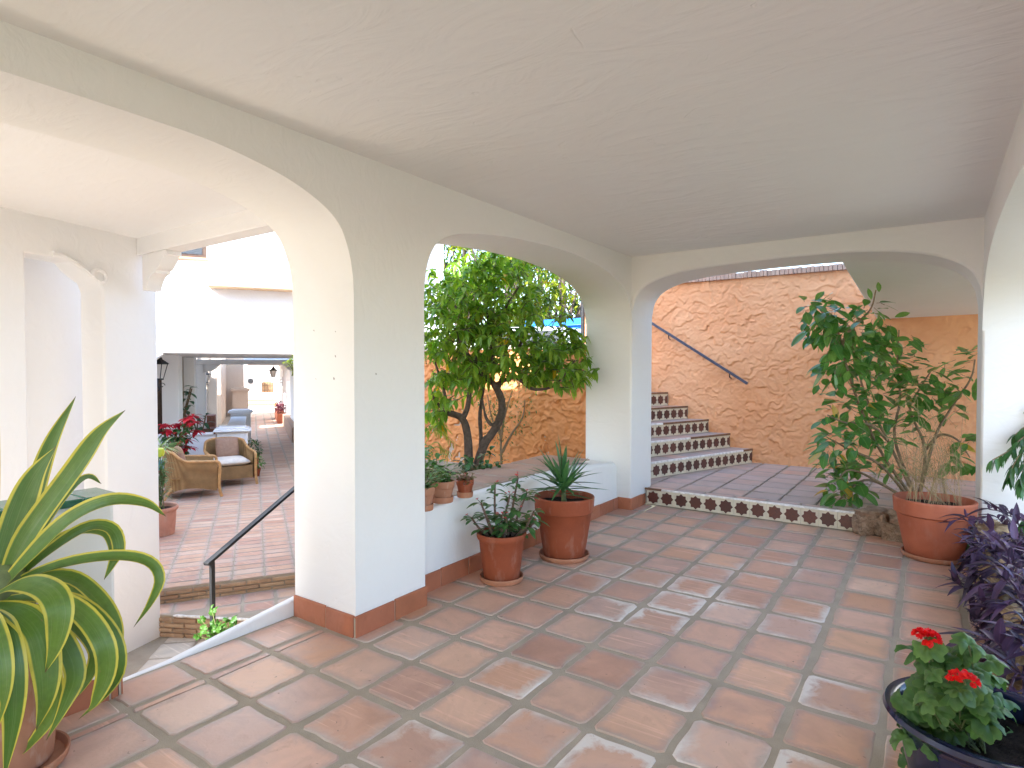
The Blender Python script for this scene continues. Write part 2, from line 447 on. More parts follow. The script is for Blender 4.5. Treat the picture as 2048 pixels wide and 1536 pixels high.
skirting(aw, [((-3.09, 2.19), (-2.556, 2.19), (0, -1)), ((-2.555, 2.176), (-2.555, 2.745), (1, 0))])
# scuffs and small holes on the pier
m = MB()
for px, py, s in ((628, 661, .006), (671, 663, .005), (671, 712, .008), (668, 757, .008), (632, 758, .004), (752, 748, .006)):
    q = on(px, py, y=2.19) if px < 706 else on(px, py, x=-2.555)
    n_ = Vector((0, -1, 0)) if px < 706 else Vector((1, 0, 0))
    k = 7; a = n_.orthogonal().normalized(); b = n_.cross(a)
    vs = [q + n_ * .0015] + [q + n_ * .0006 + (a * math.cos(w) * s * rnd.uniform(.4, .9) + b * math.sin(w) * s * rnd.uniform(.7, 1.5)) for w in [2 * PI * i / k for i in range(k)]]
    m.add(vs, [(0, i + 1, (i + 1) % k + 1) for i in range(k)])
m.build('plaster_chip', m_simple('chip', (.38, .34, .31), .9), aw, smooth=False)

# far wall of the passage, with its flat arch over the step; the corner pillar and the right pillar belong to it
AF = [(-2.552, 1.95), (-2.545, 2.06), (-2.50, 2.21), (-2.36, 2.325), (-2.06, 2.405), (-1.6, 2.438), (-1.1, 2.449), (-.7, 2.446), (-.4, 2.428), (-.15, 2.39), (.06, 2.325), (.20, 2.24), (.275, 2.12), (.303, 1.97)]
af = dense(AF, 60)
out = [(-3.087, TOP), (-3.087, -.012), (-2.555, -.012)] + af + [(.306, -.012), (1.9, -.012), (1.9, TOP)]
mb = MB().prism(out, lambda x, z: (x, 5.83, z), lambda x, z: (x, 6.39, z))
fw = mb.build('arch_wall', WHITE, bevel=.018, angle=35)
tag(fw, 'white plastered end wall with one broad flat arch opening to the tiled stairs', 'arch wall')
skirting(fw, [((-2.70, 5.83), (-2.54, 5.83), (0, -1)), ((-2.555, 5.815), (-2.555, 6.20), (1, 0))])

# right hand wall of the passage
AR = [(5.829, 1.78), (5.80, 1.90), (5.72, 2.03), (5.57, 2.15), (5.3, 2.245), (4.93, 2.305), (4.5, 2.335), (4.05, 2.345)]
ar = dense(AR, 30); ar = ar + [(8.1 - y, z) for y, z in ar[::-1][1:]]
out = [(5.83, TOP), (5.83, 1.75)] + ar + [(2.27, -.012), (1.2, -.012), (1.2, 1.75)] + [(y - 4.63, z) for y, z in ar] + [(-2.36, -.012), (-7.0, -.012), (-7.0, TOP)]
mb = MB().prism(out, lambda y, z: (.305, y, z), lambda y, z: (.86, y, z))
rw = mb.build('side_wall', WHITE, bevel=.018, angle=35)
tag(rw, 'white plastered side wall with a rounded arch above the stone planting bed', 'side wall')

c = MB().box(-2.56, -7.0, 2.61, .31, 5.835, 2.72).build('ceiling', CEIL, smooth=False); tag(c, kind='structure')
# unseen storey block over the passage, added to keep sun off the stair wall
b = MB().box(-3.087, -7.0, 3.0, .9, 6.39, 4.9)
b.box(-3.2, -7.1, 4.9, 1.0, 6.5, 5.02)
tag(b.build('upper_shade_block', OUTW, smooth=False), 'unseen white storey block added over the arcade to shade the stair wall', 'house')

# low parapet with potted plants under the second arch
prof = [(-3.30, -.012), (-2.70, -.012)]
sec = [(2.70, -.012), (5.8295, -.012), (5.8295, .36)] + [(5.745 + .084 * math.cos(a), .405 + .084 * math.sin(a)) for a in [i * PI / 16 for i in range(0, 8)]] + [(5.70, .492), (5.3, .53), (4.9, .55), (4.2, .556), (2.70, .552)]
mb = MB().prism(sec, lambda y, z: (-2.70, y, z), lambda y, z: (-3.30, y, z))
lw = mb.build('low_wall', WHITE, bevel=.035, angle=50, segs=4)
tag(lw, 'low white rounded wall under the narrower arch, topped with clay tiles', 'low wall')
skirting(lw, [((-2.70, 2.74), (-2.70, 5.815), (1, 0))])
m = MB()
tile_field(m, [(-3.32, -2.785)], [(2.74 + .33 * i, 2.74 + .33 * (i + 1)) for i in range(8)], .012, .566)
q = m.build('cap', CAPTILE, lw, angle=25)

# low parapet with the green glazed cap, beside the agave
mb = MB().box(-3.17, -1.6, -1.25, -2.972, 1.19, .872)
pp = mb.build('parapet', WHITE, bevel=.02)
tag(pp, 'low white parapet with a green glazed tile cap behind the agave', 'parapet')
m = MB()
y = 1.205
while y > -1.5:
    m.box(-3.19, y - .135, .874, -2.952, y - .002, .905, tint=(rnd.random(), 0, 0)); y -= .137
m.build('cap', GREENCAP, pp, bevel=.006)
skirting(pp, [((-2.972, -1.5), (-2.972, 1.19), (1, 0)), ((-3.08, 1.19), (-2.957, 1.19), (0, 1))], .11)
# white stringer that climbs behind the floor edge
sec = [(.9, -1.2), (3.4, -1.2), (3.4, .26), (2.209, .098), (1.478, .000), (1.2, -.010), (.9, -.012)]
m = MB().prism(sec, lambda y, z: (-3.0885, y, z), lambda y, z: (-3.135, y, z))
tag(m.build('stair_curb', OUTW, bevel=.01), 'white sloping curb along the floor edge beside the pier', 'curb')

# ================================================================ landing and stairs under the orange wall
STAR8 = []
for i in range(16):
    a = 2 * PI * i / 16 + PI / 2; r_ = .5 if i % 2 == 0 else .383
    STAR8.append((math.cos(a) * r_, math.sin(a) * r_))
def azulejo(parent, p0, d, n_, width, z0, h, tw=.153):
    """a riser faced with cream tiles that carry dark stars: p0 start (x, y), d run, n_ outward"""
    d, n_ = Vector((*d, 0)), Vector((*n_, 0)); p0 = Vector((*p0, 0))
    tl, st = MB(), MB()
    k = 0; s = 0
    while s < width - .02:
        e = min(width, s + tw); r = rnd.random()
        a, b = p0 + d * (s + .001), p0 + d * (e - .001)
        v = [a, b, b + n_ * .012, a + n_ * .012]
        v = [q + Vector((0, 0, z0)) for q in v] + [q + Vector((0, 0, z0 + h)) for q in v]
        tl.add(v, [(0, 3, 2, 1), (4, 5, 6, 7), (0, 1, 5, 4), (1, 2, 6, 5), (2, 3, 7, 6), (3, 0, 4, 7)], tint=(r, .5, .5))
        sz = min(tw, h) * .93; cx = s + tw / 2
        q, q2 = [], []
        for x, z in STAR8:
            xx = cx + x * sz
            xx = min(xx, e - .002)
            q.append(p0 + d * xx + n_ * .0142 + Vector((0, 0, z0 + h / 2 + z * sz)))
            q2.append(p0 + d * xx + n_ * .0118 + Vector((0, 0, z0 + h / 2 + z * sz)))
        n = 16
        if e - s > tw * .4:
            st.add(q + q2, [tuple(range(n))] + [(i, n + i, n + (i + 1) % n, (i + 1) % n) for i in range(n)], tint=(rnd.random(), .5, .5))
        s = e
    o = tl.build('riser', CREAM, parent, bevel=.0015)
    st.build('star_pattern', STAR, o, smooth=False)
    return o
ld = thing('landing_step', 'broad tiled landing with a riser of brown star tiles, at the foot of the stairs', 'step', (-1.5, 6.2, 0))
m = MB().slab([(-2.535, 6.212), (.6, 6.212), (.6, 6.395), (2.5, 6.395), (2.5, 8.9), (-6, 8.9), (-6, 6.395), (-2.535, 6.395)], -.01, .158)
m.build('base', GROUT, ld, smooth=False)
m = MB()
tile_field(m, pairs(-2.54, .5, .305), [(6.196, 6.33)], .01, .172)
tile_field(m, pairs(-2.9, 2.4, .335), pairs(6.335, 8.8, .335), .02, .1715)
m.build('tread', TILE_GREY, ld, angle=25)
azulejo(ld, (-2.533, 6.21), (1, 0), (0, -1), 1.99, .003, .152)
m = MB().box(-2.36, 6.183, .157, -.55, 6.204, .1765)
m.build('nosing', NOSE, ld, bevel=.003)
m = MB().box(-2.545, 6.182, .157, -2.365, 6.205, .1775); m.build('nosing', RUST, ld, bevel=.003)

stx = thing('staircase', 'terracotta stairs with star tiled risers climbing along the orange wall', 'staircase', (-2.4, 7.8, .17))
E_ = Vector((.3256, .9455)); NV = Vector((.9455, -.3256))
zt = [.17, .362, .556, .738, .92, 1.115, 1.30, 1.48, 1.66]
for k in range(1, 9):
    xw = -2.035 - .302 * (k - 1)
    yb = 8.76; ya = 6.64
    pA = Vector((xw, yb)); pB = Vector((xw - (yb - ya) * .3256 / .9455, ya))
    q = MB().slab([(pA.x, pA.y), (-6.5, yb), (-6.5, ya), (pB.x, pB.y)], zt[k - 1] + .0015, zt[k] - .018)
    s_ = q.build('step', GROUT, stx, smooth=False)
    L = (pB - pA).length
    # clay tiles of the tread, laid along the nosing
    Mx = Matrix.Translation((pB.x, pB.y, 0)) @ Matrix(((E_.x, NV.x, 0, 0), (E_.y, NV.y, 0, 0), (0, 0, 1, 0), (0, 0, 0, 1)))
    tm = MB(Mx)
    tile_field(tm, pairs(0, L - .02, .30), [(-.42, .022)], .008, zt[k])
    tm.f = [f[::-1] for f in tm.f]
    tm.build('tread', TILE_GREY if k < 4 else TILE_OUT, s_, angle=25)
    azulejo(s_, (pB.x + NV.x * .0, pB.y + NV.y * .0), (E_.x, E_.y), (NV.x, NV.y), L - .03, zt[k - 1] + .004, zt[k] - zt[k - 1] - .024, .152)
    m = MB()
    a, b = Vector((pB.x, pB.y, zt[k] - .006)) + Vector((*NV, 0)) * .020, Vector((pB.x, pB.y, zt[k] - .006)) + Vector((*NV, 0)) * .020 + Vector((*E_, 0)) * (L - .04)
    cut = a.lerp(b, [.9, .6, .55, .5, .3, .3, .3, .3][k - 1])
    m.bar(a, cut, .022, .024); m.build('nosing', NOSE, s_, bevel=.003)
    m = MB().bar(cut, b, .022, .026); m.build('nosing', RUST, s_, bevel=.003)

# ---------------------------------------------------------------- trowelled orange walls (real relief)
def vnoise(x, y, seed):
    xi, yi = np.floor(x).astype(int), np.floor(y).astype(int); fx, fy = x - xi, y - yi
    fx, fy = fx * fx * (3 - 2 * fx), fy * fy * (3 - 2 * fy)
    def h(a, b):
        n = (a * 374761393 + b * 668265263 + seed * 974711) & 0xffffffff
        n = ((n ^ (n >> 13)) * 1274126177) & 0xffffffff
        return ((n ^ (n >> 16)) & 0xffff) / 65535.0
    return (h(xi, yi) * (1 - fx) + h(xi + 1, yi) * fx) * (1 - fy) + (h(xi, yi + 1) * (1 - fx) + h(xi + 1, yi + 1) * fx) * fy
def flakes(U, V, cell, seed):
    du = (vnoise(U * 5, V * 5, seed) - .5) * .20 + (vnoise(U * 17, V * 17, seed + 1) - .5) * .09
    dv = (vnoise(U * 5, V * 5, seed + 2) - .5) * .20 + (vnoise(U * 17, V * 17, seed + 3) - .5) * .09
    x, y = (U + du) / cell, (V + dv) / (cell * .8)
    xi, yi = np.floor(x).astype(int), np.floor(y).astype(int)
    best = np.full(U.shape, 9.0); hh = np.zeros(U.shape); second = np.full(U.shape, 9.0)
    def r(a, b, k):
        n = (a * 374761393 + b * 668265263 + (seed + k) * 1442695) & 0xffffffff
        n = ((n ^ (n >> 13)) * 1274126177) & 0xffffffff
        return ((n ^ (n >> 16)) & 0xffff) / 65535.0
    for i in (-1, 0, 1):
        for j in (-1, 0, 1):
            a, b = xi + i, yi + j
            dx, dy = x - (a + r(a, b, 5)), y - (b + r(a, b, 6))
            d = np.sqrt(dx * dx + dy * dy)
            ang = -PI / 2 + (r(a, b, 7) - .5) * 3.4
            val = (dx * np.cos(ang) + dy * np.sin(ang)) * (.35 + .9 * r(a, b, 8)) + (r(a, b, 9) - .5) * .5
            m = d < best
            second = np.where(m, best, np.minimum(second, d))
            hh = np.where(m, val, hh); best = np.where(m, d, best)
    k = np.clip((second - best) / .17, 0, 1)
    return hh * (.35 + .65 * k)
def relief_wall(name, p0, du, length, z0, z1, nrm, seed, res=.0125, amp=.019, parent=None, cell=.15):
    nu, nv = int(length / res) + 1, int((z1 - z0) / res) + 1
    u, v = np.meshgrid(np.linspace(0, length, nu), np.linspace(z0, z1, nv), indexing='ij')
    h = flakes(u, v, cell, seed) * amp + flakes(u + 9, v, cell * .45, seed + 20) * amp * .28
    h += (vnoise(u * 1.4, v * 1.4, seed + 9) - .5) * .045 + (vnoise(u * 30, v * 30, seed + 10) - .5) * .006
    p0, du, nrm = np.array(p0, float), np.array(du, float), np.array(nrm, float)
    pts = p0[None, None, :] + u[..., None] * du + np.stack([np.zeros_like(v), np.zeros_like(v), v], -1) + h[..., None] * nrm
    idx = np.arange(nu * nv).reshape(nu, nv)
    f = np.stack([idx[:-1, :-1], idx[1:, :-1], idx[1:, 1:], idx[:-1, 1:]], -1).reshape(-1, 4)
    me = bpy.data.meshes.new(name)
    me.vertices.add(nu * nv); me.vertices.foreach_set('co', pts.reshape(-1).astype(np.float32))
    me.loops.add(f.size); me.loops.foreach_set('vertex_index', f.ravel().astype(np.int32))
    me.polygons.add(len(f)); me.polygons.foreach_set('loop_start', np.arange(0, f.size, 4, dtype=np.int32))
    me.polygons.foreach_set('use_smooth', np.ones(len(f), bool))
    me.update(calc_edges=True); me.validate()
    me.materials.append(ORANGE)
    o = bpy.data.objects.new(name, me); COL.objects.link(o)
    if parent is not None:
        o.parent = parent
        if parent.type == 'EMPTY': o.matrix_parent_inverse = parent_matrix(parent).inverted()
    return o
ow = relief_wall('stucco_wall', (-4.72, 8.76, 0), (1, 0, 0), 6.2, -.05, 2.72, (0, -1, 0), 3, .0105, .0165, None, .118)
tag(ow, 'tall orange wall of rough trowelled stucco behind the stairs and the leafy shrub', 'wall')
m = MB().box(-4.71, 8.80, -.05, 1.5, 9.05, 2.70); m.build('core', BEIGE, ow, smooth=False)
m = MB(); x = -4.75
while x < 1.5:
    w_ = rnd.uniform(.045, .06)
    m.box(x, 8.70 + rnd.uniform(-.008, .008), 2.722, x + w_ - .006, 9.07, 2.80 + rnd.uniform(-.008, .006), tint=(rnd.random(), .5, .5)); x += w_
m.build('coping', CAPTILE, ow, smooth=False)
gw = relief_wall('garden_wall', (-7.6, 6.47, 0), (1, 0, 0), 4.85, -.4, 1.72, (0, -1, 0), 12, .011, .030, None, .13)
ORANGE_BOUNCE = ORANGE.copy(); ORANGE_BOUNCE.name = 'orange_stucco_bounce_lit'  # same paint as the stair wall, deepened in place of warm bounce light
for q in ORANGE_BOUNCE.node_tree.nodes:
    if q.type == 'MIX' and not q.inputs[6].is_linked: q.inputs[6].default_value = (.66, .265, .095, 1); q.inputs[7].default_value = (.74, .33, .13, 1)
gw.data.materials[0] = ORANGE_BOUNCE
tag(gw, 'lower orange stucco wall behind the citrus tree, seen through the narrower arch', 'wall')
m = MB().box(-7.59, 6.50, -.4, -2.76, 6.62, 1.70); m.box(-7.6, 6.43, 1.722, -2.75, 6.63, 1.765)
m.build('core', BEIGE, gw, smooth=False)
# handrail on the orange wall
hr = thing('handrail', 'blue grey iron handrail fixed to the orange wall above the stairs', 'handrail', (-2.085, 8.68, 1.257))
a, b = Vector((-2.085, 8.66, 1.262)), Vector((-4.5, 8.66, 1.262 + 2.415 * .643))
MB().bar(a, b, .045, .035).build('rail', RAILBLUE, hr, bevel=.006)
for t in (.1, .465, .85):
    q = a.lerp(b, t)
    MB().tube([q + Vector((0, 0, -.01)), q + Vector((0, .01, -.07)), q + Vector((0, .085, -.085))], .008, 6).build('bracket', IRON, hr)
# slanted white underside of the upper flight
sl = MB()
A_, B_, C_, D_ = Vector((-.71, 6.395, 2.452)), Vector((-.577, 8.745, 2.075)), Vector((2.3, 8.745, 2.11)), Vector((2.3, 6.395, 2.47))
U_ = Vector((0, 0, .35))
sl.add([A_, B_, C_, D_, A_ + U_, B_ + U_, C_ + U_, D_ + U_], [(0, 1, 2, 3), (7, 6, 5, 4), (0, 4, 5, 1), (1, 5, 6, 2), (2, 6, 7, 3), (3, 7, 4, 0)])
so = sl.build('stair_soffit', WHITE, bevel=.01)
tag(so, 'slanted white soffit of an upper flight over the leafy shrub', 'soffit')
# ================================================================ porch beyond the wide arch
c = MB().box(-6.05, .25, 2.60, -3.0875, 2.66, 2.74).build('ceiling', OUTW, smooth=False); tag(c, kind='structure')
bm_ = MB().prism([(2.50, 2.455), (2.66, 2.455), (2.655, 2.62), (2.50, 2.62)], lambda y, z: (-5.75, y, z), lambda y, z: (-3.0885, y, z)).build('porch_beam', OUTW, bevel=.008)
tag(bm_, 'white beam carried from the porch column to the arcade on a carved corbel', 'beam')
def corbel_prof(w=.30, h=.26):
    """side view of a stepped and scooped Spanish corbel, from the wall (0) outwards"""
    p = [(0, 0), (w, 0), (w, -.035), (w * .90, -.04), (w * .86, -.065)]
    p += [(w * (.86 - .30 * t), -.065 - .085 * math.sin(t * PI / 2)) for t in (.25, .5, .75, 1)]
    p += [(w * .54, -.175), (w * .42, -.18)]
    p += [(w * (.42 - .26 * t), -.18 - (h - .18 - .02) * t ** 1.6) for t in (.33, .66, 1)]
    p += [(w * .16, -h), (0, -h)]
    return p
m = MB().prism(corbel_prof(.42, .31), lambda a, z: (-5.68 + a, 2.515, 2.4535 + z), lambda a, z: (-5.68 + a, 2.645, 2.4535 + z))
m.build('corbel', OUTW, bm_, bevel=.004)
# porch side wall with its column, turned against the arcade
pc = Vector((-5.65, 2.2, 0)); ua = Vector((.31, -.95, 0)).normalized(); un = Vector((-.95, -.31, 0)).normalized()
def pw(s, z, off=0): return pc + ua * s + un * off + Vector((0, 0, z))
sec = [(-.52, -1.02), (0, -1.02), (0, 2.10), (.03, 2.17), (.10, 2.21), (.16, 2.25), (.22, 2.31), (.61, 2.31), (.61, -1.02), (2.4, -1.02), (2.4, 2.63), (-.52, 2.63)]
m = MB().prism(sec, lambda s, z: pw(s, z), lambda s, z: pw(s, z, .26))
pwall = m.build('porch_wall', OUTW, bevel=.015)
tag(pwall, 'white porch wall with a narrow opening and a scrolled bracket, left of the wide arch', 'porch wall')
# scroll at the head of the opening
pts = []
for i in range(22):
    t = i / 21; a = t * 1.6 * PI; r_ = .075 - .05 * t
    pts.append(pw(.035 - .0 + r_ * math.cos(a + .6) - .0, 2.205 + r_ * math.sin(a + .6), -.012))
pts2 = spline([pw(.42, 2.335, -.012), pw(.32, 2.325, -.012), pw(.20, 2.27, -.012), pw(.12, 2.215, -.012), pts[0]], 14)
MB().tube(pts2 + pts[1:], [.020] * len(pts2) + [.020 - .010 * i / 21 for i in range(1, 22)], 8).build('scroll', OUTW, pwall)
m = MB().prism([(-.3, -1.02), (1.9, -1.02), (1.9, 2.62), (-.3, 2.62)], lambda s, z: pw(s, z, .50), lambda s, z: pw(s, z, .65))
tag(m.build('inner_wall', OUTW, smooth=False), 'blank white wall just inside the narrow porch opening', 'wall')
m = MB()
q = pw(.12, 1.71, .496); k = 8
m.add([q] + [q + ua * .016 * math.cos(2 * PI * i / k) * rnd.uniform(.7, 1.2) + Vector((0, 0, .013 * math.sin(2 * PI * i / k))) for i in range(k)], [(0, i + 1, (i + 1) % k + 1) for i in range(k)])
# unseen block added over the porch, stepped in height to steer sun and shade
b = MB().box(-6.1, .2, 2.742, -3.09, 2.66, 3.86)
b.box(-6.1, .2, 3.861, -4.95, 2.66, 4.8)
b.box(-3.75, .2, 3.862, -3.09, 2.66, 7.0)
tag(b.build('porch_shade_block', OUTW, smooth=False), 'unseen white block added over the porch to shade the courtyard walls', 'house')
b = MB().box(-15.5, -5.0, -1.1, -6.95, 1.9, 4.2)  # unseen blocks added to keep direct sun off the terrace
b.box(-9.5, -9.0, -1.1, -5.6, -5.01, 6.4)
tag(b.build('terrace_shade_block', OUTW, smooth=False), 'unseen white blocks added left of the terrace to shade it', 'house')

# ================================================================ sunken path, step and terrace
g = MB().slab([(-3.10, -5), (-3.10, 7), (-9.5, 9), (-9.5, -5)], -1.2, -1.004).build('path', GROUT, smooth=False); tag(g, kind='structure')
m = MB()
TILE_PALE = m_tile('pale_ochre_tile', [(.68, .60, .50), (.74, .66, .56), (.66, .55, .45), (.72, .63, .52)], (.58, .51, .43))
tile_field(m, pairs(-2.6, 3.2, .30), pairs(-2.0, 6.6, .30), .02, -1.0)
o = m.build('paving', TILE_PALE, M=Matrix.Rotation(BET + math.radians(-14), 4, 'Z') @ Matrix.Translation((.35, .0, 0)), angle=25)
o.parent = g
st = thing('path_step', 'wedge shaped brick step below the terrace edge', 'step', W(-.4, 6.3, -1))
sec = [(-1.05, 6.49), (-.80, 6.345), (.05, 5.86), (.75, 5.47), (1.6, 5.47), (1.6, 6.645), (-1.05, 6.645)]
m = MB().slab(sec, -1.02, -.817); o = m.build('riser', BRICK, st, smooth=False, M=None)
o.data.transform(MW)
m = MB(MW)
tile_field(m, [(-1.0, -.72), (-.72, -.42), (-.42, -.12), (-.12, .18), (.18, .48), (.48, .78)], [(6.34, 6.63)], .02, -.80)
tile_field(m, [(-.42, -.12), (-.12, .18), (.18, .48), (.48, .78)], [(6.10, 6.33)], .02, -.80)
tile_field(m, [(.02, .3), (.3, .6)], [(5.88, 6.09)], .02, -.80)
m.build('tread', TILE_OUT, st, angle=25)
m = MB().slab([(-1.05, 6.49), (-.80, 6.345), (.05, 5.86), (.75, 5.47), (1.6, 5.47), (1.6, 6.643), (-1.05, 6.643)], -.8165, -.8035)
q = m.build('bedding', GROUT, st, smooth=False); q.data.transform(MW)
pts = spline([W(-.70, 6.283, -.803), W(-.55, 6.195, -.802), (W(-.25, 6.02, -.802)), W(.04, 5.862, -.803)], 12)
MB().tube(pts, [.006, .014, .013, .009, .013, .012, .008, .012, .010, .012, .009, .005], 6).build('paint_line', NOSE, st)

tg = MB(MW).slab([(-6.5, 6.66), (1.7, 6.66), (1.7, 13.0), (3, 13.0), (3, 37.4), (-6.5, 37.4)], -1.1, -.665).build('terrace', GROUT, smooth=False); tag(tg, kind='structure')
m = MB()
r3 = random.Random(5)
tile_field(m, pairs(-2.05, 1.6, .305), [(6.655, 6.80)], .014, -.6585, rng=r3)
tile_field(m, pairs(-2.05, 1.6, .305), pairs(6.805, 21, .162), .012, -.66, rng=r3, wob=.002)
tile_field(m, pairs(-.6, 1.6, .33), pairs(21.02, 37.3, .33), .03, -.66, rng=r3, wob=.002)
o = m.build('paving', TILE_OUT, angle=25, M=MW); o.parent = tg
# brick faced edge of the terrace, built from thin bricks
def thin_bricks(parent, p0, p1, z0, z1, row=.046, L=.24):
    p0, p1 = Vector(p0), Vector(p1); d = (p1 - p0); ln = d.length; d.normalize(); nv = Vector((d.y, -d.x, 0))
    m = MB(); z = z0; k = 0
    while z < z1 - .012:
        s = -L * .5 * (k % 2)
        while s < ln:
            a, b = max(0, s), min(ln, s + L - .014)
            if b - a > .03:
                t = .014 + rnd.uniform(-.004, .005); r = rnd.random()
                zz0, zz1 = z + rnd.uniform(0, .003), min(z1, z + row - .011 + rnd.uniform(-.002, .003))
                v = [p0 + d * a - nv * .01, p0 + d * b - nv * .01, p0 + d * b + nv * t, p0 + d * a + nv * t]
                v = [Vector((q.x, q.y, zz0)) for q in v] + [Vector((q.x, q.y, zz1)) for q in v]
                m.add(v, [(0, 3, 2, 1), (4, 5, 6, 7), (0, 1, 5, 4), (1, 2, 6, 5), (2, 3, 7, 6), (3, 0, 4, 7)], tint=(r, .5, .5))
            s += L
        z += row; k += 1
    return m.build('brickwork', THINB, parent, bevel=.004)
THINB = m_tile('thin_brick_clay', [(.46, .30, .18), (.55, .38, .24), (.40, .25, .15), (.50, .34, .22)], (.26, .18, .13), None, .8)
thin_bricks(tg, W(-2.0, 6.655, 0), W(1.6, 6.655, 0), -.815, -.675)
thin_bricks(st, W(-.80, 6.343, 0), W(.05, 5.858, 0), -1.0, -.82)
thin_bricks(st, W(-1.05, 6.488, 0), W(-.80, 6.343, 0), -1.0, -.82)

# iron handrail of the steps
h2 = thing('stair_railing', 'dark iron post and sloping rail beside the sunken steps', 'railing', P(422, 1300, 5.0))
pa = P(424, 1120, 5.0); pb = P(600, 968, 6.2); dd = (pb - pa)
pa0 = P(412, 1129, 4.93)
m = MB().bar(pa0, pb + dd * .45, .052, .026); m.build('rail', IRON, h2, bevel=.004)
m = MB().bar(Vector((pa.x, pa.y, -1.0)), pa + Vector((0, 0, -.01)), .034, .034); m.build('post', IRON, h2, bevel=.003)
e = pb + dd * .38
MB().bar(Vector((e.x, e.y, -.67)), e + Vector((0, 0, -.01)), .034, .034).build('post', IRON, h2, bevel=.003)

# ================================================================ white wing with the covered passage
hz = thing('passage_house', 'sunlit white house wing with a covered passage under its upper floor', 'house', W(0, 12.8, -.66))
m = MB(MW).box(-9, 12.86, 1.945, 3.85, 18.0, 7.5)
up = m.build('wall', OUTW, hz, smooth=False)
MB(MW).box(-2.05, 12.80, 1.765, 3.84, 13.1, 1.928).build('beam', OUTW, hz, bevel=.01)
MB(MW).box(-9, 13.102, 1.772, 3.84, 18.0, 1.943).build('soffit', OUTW, hz, smooth=False)
MB(MW).box(-9, 12.835, 1.93, 3.84, 13.0, 1.944).build('cornice', OUTW, hz, smooth=False)
MB(MW).box(-.745, 12.45, 3.02, 3.0, 12.859, 6.5).build('bay', OUTW, hz, bevel=.01)
m = MB(MW).box(-.76, 12.43, 3.0, 3.01, 12.858, 3.018); m.build('bay_edge', m_simple('ochre_edge', (.62, .42, .25), .8), hz, smooth=False)
wd = MB(MW).box(-1.75, 12.83, 3.56, -.80, 12.857, 4.7).build('window', WOOD, hz, smooth=False)
MB(MW).box(-1.68, 12.822, 3.62, -.87, 12.829, 4.6).build('pane', GLASSM, wd, smooth=False)
MB(MW).box(-1.80, 12.78, 3.51, -.76, 12.858, 3.558).build('sill', m_simple('clay_sill', (.60, .30, .17), .8), wd, bevel=.006)
m = MB(MW).prism(corbel_prof(.44, .26), lambda a, z: (-1.98 + a, 12.82, 1.763 + z), lambda a, z: (-1.98 + a, 13.08, 1.763 + z))
m.build('corbel', OUTW, hz, bevel=.004)
MB(MW).box(-2.6, 12.9, -.66, -1.98, 13.3, 1.763).build('column', OUTW, hz, bevel=.01)
MB(MW).box(1.28, 12.86, -.66, 3.8, 13.3, 1.763).build('column', OUTW, hz, bevel=.01)
# second beam, deeper in the passage
b2 = MB(MW).box(-1.42, 18.01, 1.60, 1.5, 18.3, 1.73).build('passage_beam', OUTW, bevel=.008)
tag(b2, 'white inner beam with scalloped corbels deeper in the covered passage', 'beam')
for s0, sg in ((-1.24, 1), (1.17, -1)):
    m = MB(MW).prism(corbel_prof(.40, .22), lambda a, z: (s0 + sg * a, 18.03, 1.598 + z), lambda a, z: (s0 + sg * a, 18.28, 1.598 + z))
    if sg < 0: m.f = [f[::-1] for f in m.f]
    m.build('corbel', OUTW, b2, bevel=.004)
MB(MW).box(-1.42, 18.03, -.66, -1.18, 18.28, 1.598).build('post', OUTW, b2, bevel=.006)
# the two columns on the left of the passage
def column(r0, r1, c0, c1, lab):
    o = MB(MW).box(r0, c0, -.66, r1, c1, 1.77).build('passage_column', OUTW, bevel=.01)
    tag(o, lab, 'column', 'columns of the covered passage')
    m = MB(MW).prism(corbel_prof(.24, .18), lambda a, z: (r0 - a, c0 + .1, 1.77 + z), lambda a, z: (r0 - a, c1 - .1, 1.77 + z))
    m.f = [f[::-1] for f in m.f]
    m.build('corbel', OUTW, o)
column(-1.83, -1.51, 15.0, 15.82, 'blue shaded white column just right of the big wall lantern')
column(-1.61, -1.36, 17.05, 17.6, 'blue shaded white column behind the poinsettia, under the inner corbel')
dk = thing('doorway', 'dark wooden doorway in shade behind the big wall lantern', 'door', W(-2.6, 16.8, -.66))
MB(MW).box(-3.6, 16.9, -.66, -1.99, 17.0, 1.6).build('leaf', WOOD, dk, bevel=.01)
m = MB(MW)
for z in (.2, .75, 1.3): m.box(-3.5, 16.88, z - .25, -2.1, 16.898, z + .15)
m.build('panel', m_simple('door_panel_wood', (.10, .065, .045), .6), dk, bevel=.01)
o = MB(MW).box(-6, 17.0, -.66, -1.62, 17.4, 1.77).build('shade_wall', BEIGE, smooth=False); tag(o, 'shaded wall around the dark doorway under the passage', 'wall')
